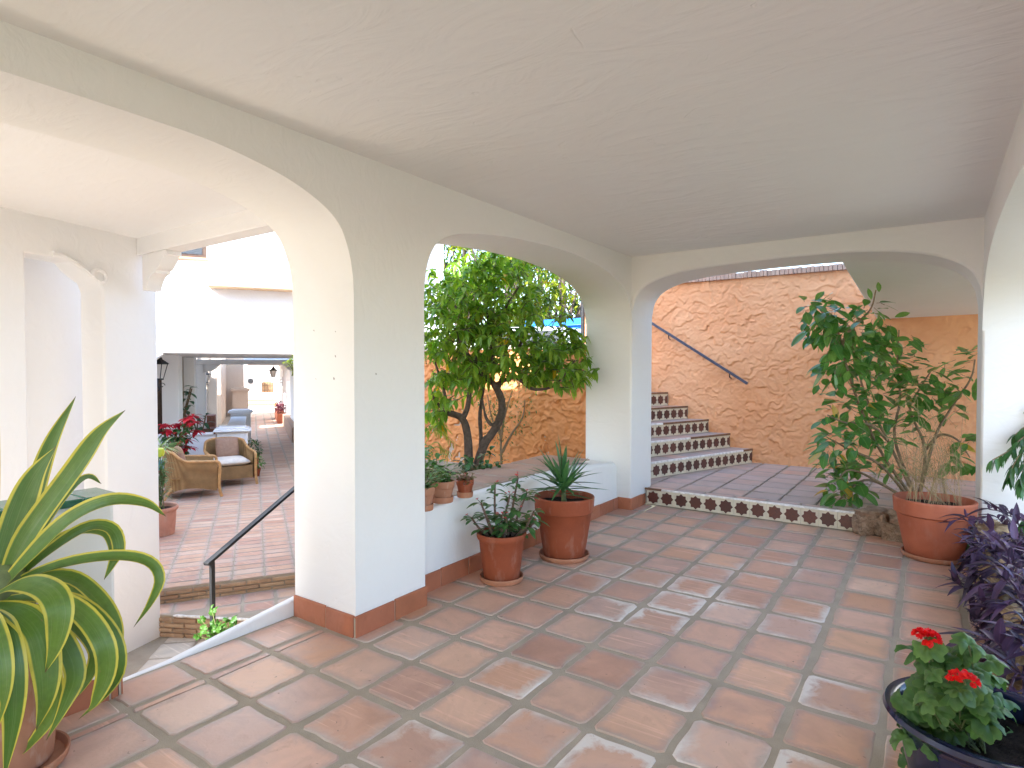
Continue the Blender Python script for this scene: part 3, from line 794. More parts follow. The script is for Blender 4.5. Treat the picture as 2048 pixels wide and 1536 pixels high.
# roof of the corridor and its right arcade
o = MB(MW).box(-.25, 18.31, 1.66, 1.9, 33.5, 1.8).build('corridor_roof', OUTW, smooth=False); tag(o, 'flat white roof over the tiled corridor', 'roof')
ca = thing('corridor_arcade', 'white arcade piers and plinth along the right side of the corridor', 'arcade', W(1.3, 24, -.66))
pl = MB(MW).box(1.0, 18.6, -.66, 1.5, 24.6, -.22).build('plinth', m_simple('clay_plinth', (.42, .27, .19), .8), ca, bevel=.02)
for c0, c1 in ((18.6, 22.6), (25.6, 28.2), (31.0, 33.4)):
    MB(MW).box(1.17, c0, -.659 if c0 > 24.6 else -.219, 1.5, c1, 1.655).build('pier', OUTW, ca, bevel=.01)
for c0, c1 in ((22.6, 25.6), (28.2, 31.0)):
    n = 12
    sec = [(c0, 1.655), (c0, 1.0)] + [((c0 + c1) / 2 - (c1 - c0) / 2 * math.cos(PI * i / n), 1.0 + .5 * math.sin(PI * i / n)) for i in range(1, n)] + [(c1, 1.0), (c1, 1.655)]
    MB(MW).prism([(a, b) for a, b in sec][::-1], lambda a, b: (1.19, a, b), lambda a, b: (1.48, a, b)).build('arch', OUTW, ca)
o = MB(MW).box(3.0, 17, -.66, 3.2, 37, 3).build('yard_wall', OUTW, smooth=False); tag(o, 'white wall beyond the corridor arcade', 'wall')
# balustrade between terrace and patio
bl = thing('balustrade', 'white parapet with two capped piers between wicker chairs and corridor', 'balustrade', W(-.4, 13.3, -.66))
def pier(c0, s=1, r0=-.675, r1=-.125):
    p = MB(MW).box(r0, c0, -.66, r1, c0 + .5, .20).build('pier', OUTW, bl, bevel=.01)
    m = MB(MW)
    for k, (g, z0, z1) in enumerate(((.03, .201, .225), (.07, .226, .255), (.04, .256, .285), (-.02, .286, .31))):
        m.box(r0 - g, c0 - g, z0, r1 + g, c0 + .5 + g, z1)
    m.build('cap', OUTW, p, bevel=.012)
    return p
pier(13.2); pier(19.0, 1, -.62, -.09)
MB(MW).box(-.55, 13.72, -.66, -.25, 18.98, .08).build('low_wall', OUTW, bl, bevel=.01)
MB(MW).box(-.60, 13.77, .082, -.20, 18.92, .125).build('rail', OUTW, bl, bevel=.01)
MB(MW).box(-3.2, 13.3, -.66, -.70, 13.5, .165).build('low_wall', OUTW, bl, bevel=.008)
MB(MW).box(-3.2, 13.27, .167, -.75, 13.53, .205).build('rail', OUTW, bl, bevel=.01)
m = MB(MW).box(-.68, 13.185, -.66, -.12, 13.199, -.57); m.build('skirting', SKIRT, bl, smooth=False)
# blue painted tiles low on the parapet
BLUET = m_simple('blue_painted_tile', (.10, .38, .50), .25, .6, 30)
m = MB(MW)
for i in range(7): m.box(-2.4 + .2 * i, 13.29, -.47, -2.21 + .2 * i, 13.299, -.28)
m.build('painted_tiles', BLUET, bl, smooth=False)
m = MB(MW).box(-1.40, 13.285, -.02, -1.28, 13.299, .10); m.build('wall_plaque', m_simple('clay_plaque', (.62, .30, .20), .6), bl, bevel=.004)
# walls round the patio behind
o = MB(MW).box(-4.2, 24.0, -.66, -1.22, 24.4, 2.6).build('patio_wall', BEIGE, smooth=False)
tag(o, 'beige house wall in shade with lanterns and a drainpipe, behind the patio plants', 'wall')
for rr, nm in ((-1.83, .03), (-1.50, .02)):
    MB(MW).tube([(rr, 23.95, -.66), (rr, 23.95, 2.5)], nm, 8).build('drainpipe', m_simple('pipe_paint', (.42, .36, .30), .5), o)
MB(MW).box(-2.2, 23.9, .15, -1.95, 23.99, .75).build('meter_box', m_simple('meter_grey', (.30, .29, .29), .5), o, bevel=.01)
o = MB(MW).box(-6.0, 15.5, -1, -5.2, 22.6, 3.8).build('patio_shade_block', OUTW, smooth=False); tag(o, 'unseen white block added on the far left to shade the patio', 'house')  # unseen barrier added so the patio wall falls in shade
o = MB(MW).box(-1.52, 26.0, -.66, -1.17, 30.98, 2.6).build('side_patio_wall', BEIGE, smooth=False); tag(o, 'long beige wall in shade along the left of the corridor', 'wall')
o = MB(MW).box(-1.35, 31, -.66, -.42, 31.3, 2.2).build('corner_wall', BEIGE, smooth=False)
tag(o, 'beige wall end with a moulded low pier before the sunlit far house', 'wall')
m = MB(MW).box(-.9, 30.2, -.66, -.24, 30.7, .45)
for g, z0, z1 in ((.04, .452, .50), (.09, .502, .56), (.05, .562, .61), (-.05, .612, .66)): m.box(-.9 - g, 30.2 - g, z0, -.24 + g, 30.7 + g, z1)
m.build('low_pier', BEIGE, o)
# far house with its barred window
fh = thing('far_house', 'sunlit white house with a barred window at the corridor end', 'house', W(.5, 37.4, -.66))
MB(MW).box(-4, 37.4, -.66, 4, 38, 4.0).build('wall', OUTW, fh, smooth=False)
n = 10; wx0, wx1 = .42, 1.03
sec = [(wx0, .17), (wx1, .17), (wx1, .70)] + [((wx0 + wx1) / 2 + (wx1 - wx0) / 2 * math.cos(PI * i / n), .70 + .10 * math.sin(PI * i / n)) for i in range(1, n)] + [(wx0, .70)]
wn = MB(MW).prism(sec, lambda a, b: (a, 37.38, b), lambda a, b: (a, 37.399, b)).build('window', m_simple('ochre_shutter', (.38, .24, .12), .6), fh, smooth=False)
m = MB(MW)
for i in range(7):
    r_ = wx0 + .05 + i * .085; m.tube([(r_, 37.33, .16), (r_, 37.33, .76)], .012, 6)
m.tube([(wx0, 37.33, .3), (wx1, 37.33, .3)], .01, 6); m.tube([(wx0, 37.33, .58), (wx1, 37.33, .58)], .01, 6)
m.build('bars', IRON, wn)
for z0, z1, cc in ((-.66, -.43, 36.6), (-.432, -.20, 37.0)):
    s_ = MB(MW).box(-.5, cc, z0, 1.16, 37.39, z1 - .12).build('step', OUTW, fh, smooth=False)
    MB(MW).box(-.5, cc - .01, z1 - .119, 1.16, 37.388, z1).build('step_edge', ORANGE_TRIM, s_, smooth=False)
ac = thing('air_conditioner', 'boxy white air conditioner with dark grille on the far house wall', 'air conditioner', W(-.05, 37.3, .55))
MB(MW).box(-.36, 37.0, .62, .22, 37.39, 1.04).build('body', OUTW, ac, bevel=.015)
m = MB(MW).box(-.34, 36.98, .64, .0, 36.999, 1.02); m.build('grille', m_simple('grille_grey', (.22, .20, .19), .6), ac, smooth=False)
MB(MW).lathe([(.13, 0), (.14, .01), (.05, .02)], (0, 0, 0), 16).build('fan', IRON, ac, local=False).data.transform(MW @ Matrix.Translation((-.17, 36.975, .83)) @ Matrix.Rotation(PI / 2, 4, 'X'))

# ---------------------------------------------------------------- lanterns
LGL = Nt('frosted_lantern_glass').fin((.62, .58, .52), .35, None, .5, Transmission_Weight=.25)
def lantern(label, loc, rotz, s, first=[None]):
    if first[0] is not None:
        return dup(first[0], loc, rotz, s, label)
    t = thing('wall_lantern', label, 'lantern', loc, rotz, 'iron wall lanterns along the passage')
    t.scale = (s, s, s)
    n = 6
    MB().lathe([(.085, 0), (.15, .26)], (0, 0, .03), n).build('glass', LGL, t, local=True, smooth=False)
    m = MB()
    for i in range(n):
        a = 2 * PI * i / n
        m.tube([(.088 * math.cos(a), .088 * math.sin(a), .03), (.156 * math.cos(a), .156 * math.sin(a), .29)], .008, 5)
    m.lathe([(.0, 0), (.09, .0), (.095, .015), (.09, .03), (0, .03)], (0, 0, 0), n)
    m.build('frame', IRON, t, local=True)
    MB().lathe([(.175, .285), (.18, .30), (.07, .385), (.075, .40), (.03, .44), (.035, .46), (0, .50)], (0, 0, 0), n).build('roof', IRON, t, local=True, smooth=False)
    m = MB()
    m.tube(spline([(0, 0, .0), (0, 0, -.10), (.02, 0, -.16), (0, 0, -.20), (-.10, 0, -.22), (-.22, 0, -.22), (-.34, 0, -.20)], 18), .012, 6)
    m.tube(spline([(-.34, 0, -.05), (-.26, 0, -.10), (-.18, 0, -.17), (-.12, 0, -.22)], 10), .009, 6)
    m.tube([(.05 * math.cos(a / 3) * (1 - a / 30) + .06, 0, -.10 + .05 * math.sin(a / 3) * (1 - a / 30)) for a in range(0, 18)], .007, 5)
    m.box(-.36, -.04, -.34, -.34, .04, .04)
    m.build('bracket', IRON, t, local=True)
    first[0] = t
    return t
lantern('large iron wall lantern close to the white porch column', P(316, 760, 11.6), BET + .0, 1.05)
lantern('smaller iron lantern on the patio wall, left of a bare drainpipe', W(-1.86, 23.6, .98), BET - PI / 2 + .5, 1.15)
lantern('smaller iron lantern at the right end of the patio wall', W(-1.56, 23.75, 1.0), BET + .3, 1.0)
lantern('iron lantern reaching from the arcade before the sunlit far house', W(.82, 29.5, 1.1), BET + PI, 1.1)

# ---------------------------------------------------------------- wicker armchairs
def _wicker():
    N = Nt('wicker'); p = N.obj()
    w1 = N.node('ShaderNodeTexWave', {'Vector': p, 'Scale': 22, 'Distortion': .6, 'Detail': 1}, wave_type='BANDS', bands_direction='Z').outputs['Fac']
    w2 = N.node('ShaderNodeTexWave', {'Vector': p, 'Scale': 15, 'Distortion': .5}, wave_type='BANDS', bands_direction='X').outputs['Fac']
    h = N.math('MULTIPLY', w1, N.math('ADD', .45, N.math('MULTIPLY', w2, .55)))
    n = N.noise(p, 7, 3)
    c = N.ramp(h, [(0, (.17, .085, .03)), (.4, (.45, .26, .10)), (1, (.64, .41, .18))])
    c = N.hsv(c, .5, 1, N.rng(n, .3, .7, .8, 1.15))
    return N.fin(c, .6, N.bump(h, .8, .012), .3)
WICK = _wicker()
RATTAN = m_simple('rattan_pole', (.50, .27, .10), .4, .25, 12, .1, .45)
CUSH = m_simple('cream_cushion', (.72, .64, .54), .9, .08, 20, .3, .1)
PILL = m_simple('taupe_pillow', (.36, .22, .15), .9, .12, 20, .3, .1)
def pillow(mb, w, d, t, M, n=8):
    vs, idx, fs = [], {}, []
    for s in (1, -1):
        for i in range(n + 1):
            for j in range(n + 1):
                u, v = i / n * 2 - 1, j / n * 2 - 1
                hgt = t / 2 * (max(0, (1 - u ** 4)) * max(0, (1 - v ** 4))) ** .5 + .012
                k = 1 - .05 * (u * u * v * v)
                idx[s, i, j] = len(vs); vs.append(M @ Vector((u * w / 2 * k, v * d / 2 * k, s * hgt)))
    for i in range(n):
        for j in range(n):
            q = [idx[1, i, j], idx[1, i + 1, j], idx[1, i + 1, j + 1], idx[1, i, j + 1]]; fs.append(tuple(q))
            fs.append((idx[-1, i, j + 1], idx[-1, i + 1, j + 1], idx[-1, i + 1, j], idx[-1, i, j]))
    for i in range(n):
        for a, b in (((i, 0), (i + 1, 0)), ((i + 1, n), (i, n)), ((0, i + 1), (0, i)), ((n, i), (n, i + 1))):
            fs.append((idx[1, a[0], a[1]], idx[-1, a[0], a[1]], idx[-1, b[0], b[1]], idx[1, b[0], b[1]]))
    mb.add(vs, fs)
def armchair(label, loc, rotz):
    t = thing('wicker_armchair', label, 'armchair', loc, rotz, 'wicker armchairs on the terrace')
    # front is -y; plan path of the shell: from left arm front round the back to the right arm front
    W2, D = .36, .36
    path = [(-W2, -D), (-W2, -.1), (-W2 + .01, .12), (-W2 + .07, .29), (-.18, .37), (0, .39), (.18, .37), (W2 - .07, .29), (W2 - .01, .12), (W2, -.1), (W2, -D)]
    q = spline([(a, b, 0) for a, b in path], 41)
    def top(i):   # arm height rises to the back
        s = abs(i - 20) / 20.0
        return .80 - .05 * (s / .45) ** 2 if s < .45 else .60 + .15 * max(0, 1 - (s - .45) / .22) ** 1.6 - .02 * max(0, (s - .7) / .3)
    def bot(i):
        s = abs(i - 20) / 20.0
        return .10 + .07 * math.sin(PI * min(1, max(0, (s - .35) / .65)))
    m = MB(); vs, fs = [], []; K = 6
    for off in (1.0, .90):
        for i, c_ in enumerate(q):
            for k in range(K + 1):
                z = bot(i) + (top(i) - bot(i)) * k / K
                fl = (1 + .10 * (k / K) ** 2) * off
                vs.append((c_.x * fl, c_.y * (fl if c_.y > 0 else 1), z))
    n1 = len(q) * (K + 1)
    for o_ in (0, n1):
        for i in range(len(q) - 1):
            for k in range(K):
                a = o_ + i * (K + 1) + k
                f = (a, a + 1, a + K + 2, a + K + 1)
                fs.append(f if o_ == 0 else f[::-1])
    m.add(vs, fs); m.build('shell', WICK, t, local=True, angle=80)
    m = MB(); tp = []
    for i, c_ in enumerate(q): tp.append((c_.x * 1.10 * .97, c_.y * (1.10 * .97 if c_.y > 0 else 1), top(i) + .008))
    a0, a1_ = tp[0], tp[-1]
    lead = lambda p, sg: [(p[0] + sg * .015, -.43, .04 - .04), (p[0] + sg * .005, -.40, .10), (p[0], -.39, .28), (p[0], -.405, .46), (p[0], -.40, .55)]
    m.tube(spline(lead(a0, -1) + tp, 90), .024, 8)
    m.tube(spline(tp[-2:] + lead(a1_, 1)[::-1], 26), .024, 8)
    m.build('arm_rail', RATTAN, t, local=True)
    m = MB().box(-W2 + .02, -.375, .13, W2 - .02, -.35, .36); m.build('front_panel', WICK, t, local=True)
    m = MB().box(-W2 + .01, -.36, .33, W2 - .01, .30, .355); m.build('seat', WICK, t, local=True)
    for sx in (-1, 1):
        m = MB().tube([(sx * .27, .30, .18), (sx * .30, .36, .08), (sx * .33, .41, 0)], [.026, .024, .018], 8); m.build('leg', RATTAN, t, local=True)
    m = MB(); pillow(m, .64, .64, .13, Matrix.Translation((0, -.05, .42))); m.build('seat_cushion', CUSH, t, local=True, angle=180)
    m = MB(); pillow(m, .40, .40, .13, Matrix.Translation((0.02, .17, .64)) @ Matrix.Rotation(math.radians(74), 4, 'X')); m.build('pillow', PILL, t, local=True, angle=180)
    return t
ch1 = armchair('wicker armchair turned sideways, nearer one, beside the clay pot', W(-.98, 11.50, -.66), BET + math.radians(97))
ch2 = dup(ch1, W(-.45, 12.42, -.66), BET + math.radians(14), None, 'wicker armchair facing out with cream seat cushion, before the white pier')
# ================================================================ pots
POT = m_pot('terracotta_pot', (.31, .078, .033), None, .22)
POT_OLD = m_pot('weathered_terracotta_pot', (.42, .20, .12), None, .7)
POT_PALE = m_pot('pale_terracotta_pot', (.58, .30, .21), None, .5)
POT_RED = m_pot('salmon_terracotta_pot', (.45, .135, .07), None, .12)
SAUC = m_pot('terracotta_saucer', (.46, .21, .12), None, .3)
BARK = m_simple('grey_bark', (.10, .075, .06), .85, .35, 25, .6, .2, 0, .01)
STEMG = m_simple('green_stem', (.14, .17, .06), .6, .3, 20)
STEMB = m_simple('woody_stem', (.22, .155, .09), .8, .3, 25, .4)
def pot(t, c, rt, rb, h, rim, mat, saucer=None, soil=.05, band=True, sx=1, n=56):
    """flared clay pot standing at c; rim = height of the collar"""
    z0 = .0
    if saucer: z0 = .018
    prof = [(0, z0), (rb * .96, z0), (rb, z0 + .008)]
    rr = rb + (rt * .91 - rb) * (h - rim - z0) / (h - z0) if band else None
    if band:
        prof += [(rb + (rt * .915 - rb) * t, z0 + (h - rim - z0) * t) for t in (.33, .66, .97)]
        prof += [(rt * .955, h - rim), (rt * .975, h - rim + .004), (rt, h - .018), (rt * 1.005, h - .008), (rt * .99, h), (rt * .94, h), (rt * .915, h - .012), (rt * .88, h - soil - .03)]
    else:
        prof += [(rb + (rt * .93 - rb) * t ** .85, z0 + (h - rim - z0) * t) for t in (.33, .66, .96)]
        prof += [(rt * .985, h - rim), (rt * 1.02, h - rim + .012), (rt * 1.03, h - .014), (rt * 1.01, h), (rt * .95, h), (rt * .90, h - .015), (rt * .86, h - soil - .03)]
    o = MB().lathe(prof, c, n).build('pot', mat, t, angle=38)
    m = MB()
    K = 24; R_ = rt * .885; vs = [(c[0], c[1], c[2] + h - soil + .012)]
    for k in (1, 2, 3):
        for j in range(K):
            a = 2 * PI * j / K; q = R_ * k / 3
            vs.append((c[0] + q * math.cos(a), c[1] + q * math.sin(a), c[2] + h - soil + rnd.uniform(-.008, .012)))
    fs = [(0, 1 + j, 1 + (j + 1) % K) for j in range(K)]
    for k in (0, 1): fs += [(1 + k * K + j, 1 + (k + 1) * K + j, 1 + (k + 1) * K + (j + 1) % K, 1 + k * K + (j + 1) % K) for j in range(K)]
    m.add(vs, fs).build('soil', SOIL, t, angle=180)
    if saucer:
        s = saucer
        MB().lathe([(0, .002), (s * .93, .002), (s * .97, .012), (s, .034), (s * .985, .040), (s * .95, .038), (s * .90, .015), (0, .012)], c, n).build('saucer', SAUC, t, angle=50)
    return o
def band_leaf(mb, pts, wid, nseg=22, facing=None, fold=.18, tint=None, wprof=None, roll=0.):
    """a strap leaf along a traced curve; wid full width; facing = viewer-ish direction for the upper face"""
    q = spline(pts, nseg); r = rnd.random() if tint is None else tint
    vs, ts, fs = [], [], []
    AC = (0, .12, .3, .5, .7, .88, 1)
    prev = None
    for i, c in enumerate(q):
        t = i / (nseg - 1)
        d = (q[min(i + 1, nseg - 1)] - q[max(i - 1, 0)]).normalized()
        f = Vector(facing) if facing is not None else Vector((0, 0, 1))
        sd = d.cross(f)
        if sd.length < .15 and prev is not None: sd = prev.copy()
        sd.normalize()
        if prev is not None and sd.dot(prev) < 0: sd = -sd
        prev = sd if prev is None else (prev * .55 + sd * .45).normalized()
        sd = (prev - d * prev.dot(d)).normalized(); up = sd.cross(d).normalized()
        w = wid * (wprof(t) if wprof else min(1, .42 + t * 2.2) * (1 - max(0, (t - .45) / .55) ** 1.9) + .008)
        for a in AC:
            x = (a - .5) * w
            vs.append(c + sd * x + up * (abs(a - .5) * 2) ** 1.5 * fold * w); ts.append((r, a, t))
    n = len(AC)
    for i in range(nseg - 1):
        for j in range(n - 1): fs.append((i * n + j, i * n + j + 1, (i + 1) * n + j + 1, (i + 1) * n + j))
    mb.add(vs, fs, tint=ts)

# ---------------------------------------------------------------- agave
AGL = m_leaf('agave_leaf', (.065, .145, .018), (.125, .215, .03), (.55, .48, .06), .34, .14, None, False, .5)
def _agl():
    N = Nt.__new__(Nt); N.mat = AGL; N.n = AGL.node_tree.nodes; N.l = AGL.node_tree.links
    b_ = [q for q in N.n if q.type == 'BSDF_PRINCIPLED'][0]
    r, ac, al = N.tint(); src = b_.inputs['Base Color'].links[0].from_socket
    cv = N.node('ShaderNodeCombineXYZ', {0: N.math('MULTIPLY', ac, 26.), 1: N.math('MULTIPLY', al, 1.6), 2: N.math('MULTIPLY', r, 40.)}).outputs[0]
    st = N.noise(cv, 1.0, 3, .6)
    c = N.mix(N.rng(st, .5, .72, 0, .38), src, (.24, .30, .12))
    blot = N.noise(N.geo(), 16, 4, .6)
    c = N.mix(N.rng(blot, .55, .75, 0, .35), c, (.05, .075, .02))
    c = N.mix(N.rng(al, .955, .985), c, (.10, .06, .03))
    sc = N.noise(N.map(N.geo(), (1, 1, .5)), 42, 3, .6, 1.)
    c = N.mix(N.rng(sc, .70, .74, 0, .7), c, (.20, .13, .05))
    N.l.new(c, b_.inputs['Base Color'])
    N.l.new(N.bump(st, .25, .004), b_.inputs['Normal'])
    N.put(b_.inputs['Roughness'], N.rng(blot, .3, .7, .32, .55))
_agl()
ag = thing('agave', 'large yellow edged agave with arching leaves in a clay pot by the parapet', 'potted plant', (-2.74, .74, 0))
pot(ag, (-2.74, .74, 0), .17, .13, .52, .09, POT_OLD, .18, .05)
ZA = 2.17
cam = Vector((0, 0, HC))
def tr(pts, z0=ZA): return [P(x, y, z0 + dz) for x, y, dz in pts]
AG = [  # traced leaves: (px, py, depth offset), width m, fold
    ([(-5, 1190, 0), (20, 1090, .02), (62, 970, .05), (113, 892, .06)], .125, .1),
    ([(10, 1185, .05), (55, 1040, .12), (98, 900, .18), (152, 792, .22)], .085, .2),
    ([(0, 1190, .0), (50, 1080, .02), (150, 940, .06), (200, 868, .09), (251, 820, .11)], .10, .16),
    ([(10, 1180, .06), (80, 1060, .12), (130, 990, .16), (175, 955, .17), (203, 968, .16)], .055, .2),
    ([(-10, 1190, -.02), (60, 1115, -.02), (140, 1040, -.01), (220, 1004, 0), (290, 1008, .02), (332, 1033, .03)], .085, .22),
    ([(0, 1190, .03), (90, 1110, .05), (170, 1058, .08), (220, 1058, .09), (237, 1095, .08), (224, 1130, .07), (208, 1160, .06)], .065, .22),
    ([(0, 1190, .08), (80, 1105, .1), (150, 1065, .12), (205, 1066, .14), (222, 1092, .14), (218, 1125, .14)], .05, .2),
    ([(-10, 1195, .0), (60, 1152, 0), (150, 1124, .02), (240, 1114, .05), (298, 1126, .07), (318, 1160, .07), (300, 1208, .06), (267, 1255, .05)], .062, .25),
    ([(0, 1195, .02), (70, 1160, .04), (140, 1156, .06), (190, 1190, .07), (226, 1240, .06), (236, 1290, .05), (228, 1330, .04)], .078, .15),
    ([(-20, 1195, -.08), (40, 1168, -.15), (95, 1180, -.2), (118, 1220, -.22), (112, 1285, -.22), (90, 1346, -.21)], .112, .05),
    ([(0, 1200, -.04), (90, 1195, -.08), (160, 1225, -.1), (205, 1285, -.11), (212, 1345, -.1), (192, 1400, -.09), (174, 1424, -.08)], .092, .1),
    ([(0, 1200, -.02), (90, 1190, -.03), (170, 1215, -.03), (225, 1275, -.04), (236, 1340, -.04), (205, 1395, -.03), (156, 1440, -.02)], .07, .15),
    ([(-25, 1210, -.10), (30, 1222, -.18), (75, 1262, -.2), (92, 1330, -.2), (92, 1395, -.2), (72, 1462, -.19)], .115, .1),
    ([(0, 1205, -.03), (70, 1230, -.05), (120, 1275, -.06), (150, 1345, -.06), (130, 1410, -.06), (92, 1482, -.05)], .09, .1),
    ([(-10, 1210, .02), (90, 1225, .05), (150, 1250, .07), (190, 1300, .08), (180, 1350, .08), (155, 1395, .07)], .075, .15),
    ([(-40, 1215, -.14), (0, 1250, -.24), (22, 1330, -.28), (26, 1430, -.28), (8, 1560, -.26)], .10, .1),
    ([(-60, 1210, -.12), (-30, 1240, -.25), (-8, 1300, -.3), (2, 1380, -.31), (-14, 1480, -.3)], .10, .1),
    ([(0, 1215, -.04), (60, 1260, -.06), (100, 1330, -.06), (105, 1420, -.05), (60, 1490, -.04), (24, 1520, -.03)], .07, .15),
    ([(-20, 1190, .04), (-30, 1060, .06), (-22, 920, .08), (-4, 800, .1)], .10, .15),
    ([(-20, 1190, .1), (0, 1120, .2), (40, 1060, .3), (70, 1040, .34)], .07, .2),
    ([(10, 1195, .1), (80, 1170, .18), (130, 1172, .22), (160, 1195, .24), (170, 1230, .24)], .06, .2),
    ([(-20, 1190, 0), (-90, 1060, .0), (-170, 960, 0), (-230, 930, 0)], .10, .2),
    ([(-20, 1190, -.05), (-120, 1130, -.1), (-220, 1130, -.12), (-280, 1200, -.12)], .10, .2),
    ([(-20, 1200, -.05), (-110, 1200, -.1), (-180, 1270, -.12), (-190, 1380, -.12)], .10, .15),
]
AG = [(q_, w_ * .80, f_) for q_, w_, f_ in AG]
m = MB()
for pts, w, fo in AG:
    q = tr(pts); mid = q[len(q) // 2]
    f = (cam - mid).normalized() * .75 + Vector((0, 0, .8))
    # arched leaves roll over at the crown: pull the middle up a little
    band_leaf(m, q, w, 26, f, fo)
m.build('leaves', AGL, ag, angle=180)
m = MB(); c0 = P(0, 1200, ZA)
m.lathe([(.05, .42), (.07, .5), (.085, .60), (.08, .68), (.05, .74), (0, .76)], (-2.74, .74, 0), 16)
m.build('stem', STEMG, ag)

# ---------------------------------------------------------------- crown of thorns (smaller front pot)
EUL = m_leaf('thorn_leaf', (.05, .15, .04), (.10, .22, .06), None, .4, .22)
PINK = m_leaf('pink_bract', (.62, .10, .10), (.72, .18, .16), None, .6, .3, None, False, .2)
e0 = Vector((-2.43, 3.37, 0))
eu = thing('thorny_potted_plant', 'thorny stemmed plant with small pink flowers in the smaller clay pot by the low wall', 'potted plant', e0)
pot(eu, e0, .168, .122, .335, .042, POT, .152, .035, False)
lf, stm, th = MB(), MB(), MB()
EUS = [(943, 1035, .02), (962, 1006, -.02), (990, 968, .02), (1036, 955, .06), (1054, 985, .02), (1068, 1022, -.03), (1003, 1030, -.06), (1033, 1020, .0), (1020, 990, .08), (1052, 1040, .1), (975, 1030, .09), (1072, 1040, .02), (1014, 1045, -.08)]
RIGHT = Vector((math.cos(YAW), math.sin(YAW), 0)); FWD = Vector((-math.sin(YAW), math.cos(YAW), 0))
Ze = -e0.x * math.sin(YAW) + e0.y * math.cos(YAW)
for px, py, dz in EUS:
    tip = P(px, py, Ze + dz); b = e0 + Vector((0, 0, .30)) + (tip - e0) * .0
    b += Vector(((tip.x - e0.x) * .42, (tip.y - e0.y) * .42, 0))
    mid = b.lerp(tip, .5) + Vector((rnd.uniform(-.02, .02), rnd.uniform(-.02, .02), -.01))
    q = spline([b, mid, tip], 12)
    stm.tube(q, [.010 - .004 * i / 11 for i in range(12)], 7)
    for i in range(46):
        k = rnd.uniform(.05, .97); c = q[int(k * 11)].lerp(q[min(11, int(k * 11) + 1)], (k * 11) % 1); d = rdir(-.4, .4)
        th.tube([c + d * .006, c + d * .017 + Vector((0, 0, .002))], [.0016, .0003], 4, False)
    for i in range(rnd.randint(17, 24)):
        k = rnd.choice((rnd.uniform(.8, 1), rnd.uniform(.2, 1))); c = q[min(11, int(k * 11.99))]
        d = rdir(-.15, .5)
        leaf(lf, c + d * .008, d, (0, 0, 1), rnd.uniform(.06, .10), rnd.uniform(.028, .042), .35, .15, 4, prof=lambda t: max(.05, math.sin(PI * min(1, .05 + .95 * t ** 1.35))) ** .8)
    for g in range(rnd.randint(1, 4)):
        fc = tip + rdir(.2, 1) * rnd.uniform(.02, .045)
        stm.tube([tip, fc], .0018, 4, False)
        fl_ = MB()
        for k in range(5):
            d = rdir(.1, .9); leaf(fl_, fc, d, (0, 0, 1), .015, .016, .1, .1, 2)
        fl_.build('flower', PINK, eu, angle=180)
stm.build('stems', m_simple('thorny_stem', (.13, .085, .06), .8, .3, 30, .4), eu); th.build('thorns', m_simple('thorn', (.30, .24, .18), .7), eu, smooth=False)
lf.build('leaves', EUL, eu, angle=180)

# ---------------------------------------------------------------- yucca (bigger pot)
YUL = m_leaf('yucca_leaf', (.045, .145, .045), (.09, .22, .07), None, .36, .15)
y0 = Vector((-2.33, 4.06, 0))
yu = thing('yucca', 'spiky green yucca in the bigger terracotta pot by the low wall', 'potted plant', y0)
pot(yu, y0, .232, .158, .48, .115, POT, .196, .06)
m = MB(); m.tube(spline([y0 + Vector((.0, .0, .40)), y0 + Vector((-.005, 0, .5)), y0 + Vector((-.01, .0, .60))], 6), [.026, .022, .018, .017, .016, .015], 8)
m.build('stem', STEMG, yu)
m = MB(); yc = y0 + Vector((-.01, 0, .545))
for i in range(54):
    el = math.radians(rnd.choice((rnd.uniform(45, 88), rnd.uniform(-12, 30), rnd.uniform(5, 55)))); a = i * 2.39996
    d = Vector((math.cos(a) * math.cos(el), math.sin(a) * math.cos(el), math.sin(el)))
    L = rnd.uniform(.30, .38) * (1 if el > .1 else .85)
    leaf(m, yc + d * .012 + Vector((0, 0, rnd.uniform(-.07, .05))), d, (0, 0, 1), L, rnd.uniform(.030, .040), .05 if el > .5 else .12, .30, 6, prof=lambda t: min(1, .55 + t * 1.5) * (1 - t ** 3.0) + .01)
m.build('leaves', YUL, yu, angle=180)

# ---------------------------------------------------------------- small pots on the low wall
SMG = m_leaf('bright_small_leaf', (.07, .19, .035), (.13, .28, .06), None, .45, .3)
PKL = m_leaf('pinkish_small_leaf', (.12, .17, .05), (.36, .14, .10), None, .5, .3)
def small_pot(label, px, py, rt, rb, h, kind, mat, dx=0):
    c = on(px, py, z=.567)
    t = thing('small_potted_plant', label, 'potted plant', c, 0, 'small clay pots on the low wall')
    pot(t, c, rt, rb, h, h * .32, mat, rb * 1.35, .02, n=36)
    m, s = MB(), MB()
    for i in range(26 if kind != 2 else 34):
        b = c + Vector((rnd.uniform(-1, 1) * rt * .5, rnd.uniform(-1, 1) * rt * .5, h - .02))
        d = rdir(.3, 1); hh = rnd.uniform(.04, .12 if kind == 0 else .08 if kind == 1 else .2)
        tip = b + d * hh; s.tube([b, tip], .0025, 5, False)
        for k in range(4):
            dd = rdir(-.1, .8); leaf(m, tip - d * hh * .25 * k, dd, (0, 0, 1), rnd.uniform(.03, .06), rnd.uniform(.016, .03), .3, .15, 3)
    s.build('stems', STEMG, t); m.build('leaves', PKL if kind == 1 else SMG, t, angle=180)
    return t
small_pot('clay pot with bright green sprigs, middle one of the three on the low wall', 885, 1004, .082, .055, .145, 0, POT_OLD)
small_pot('smallest clay pot with pinkish succulent, nearest the citrus trunk', 930, 994, .062, .042, .125, 1, POT)
small_pot('clay pot half hidden by the pier, on the low wall', 846, 1020, .075, .05, .15, 2, POT_OLD)

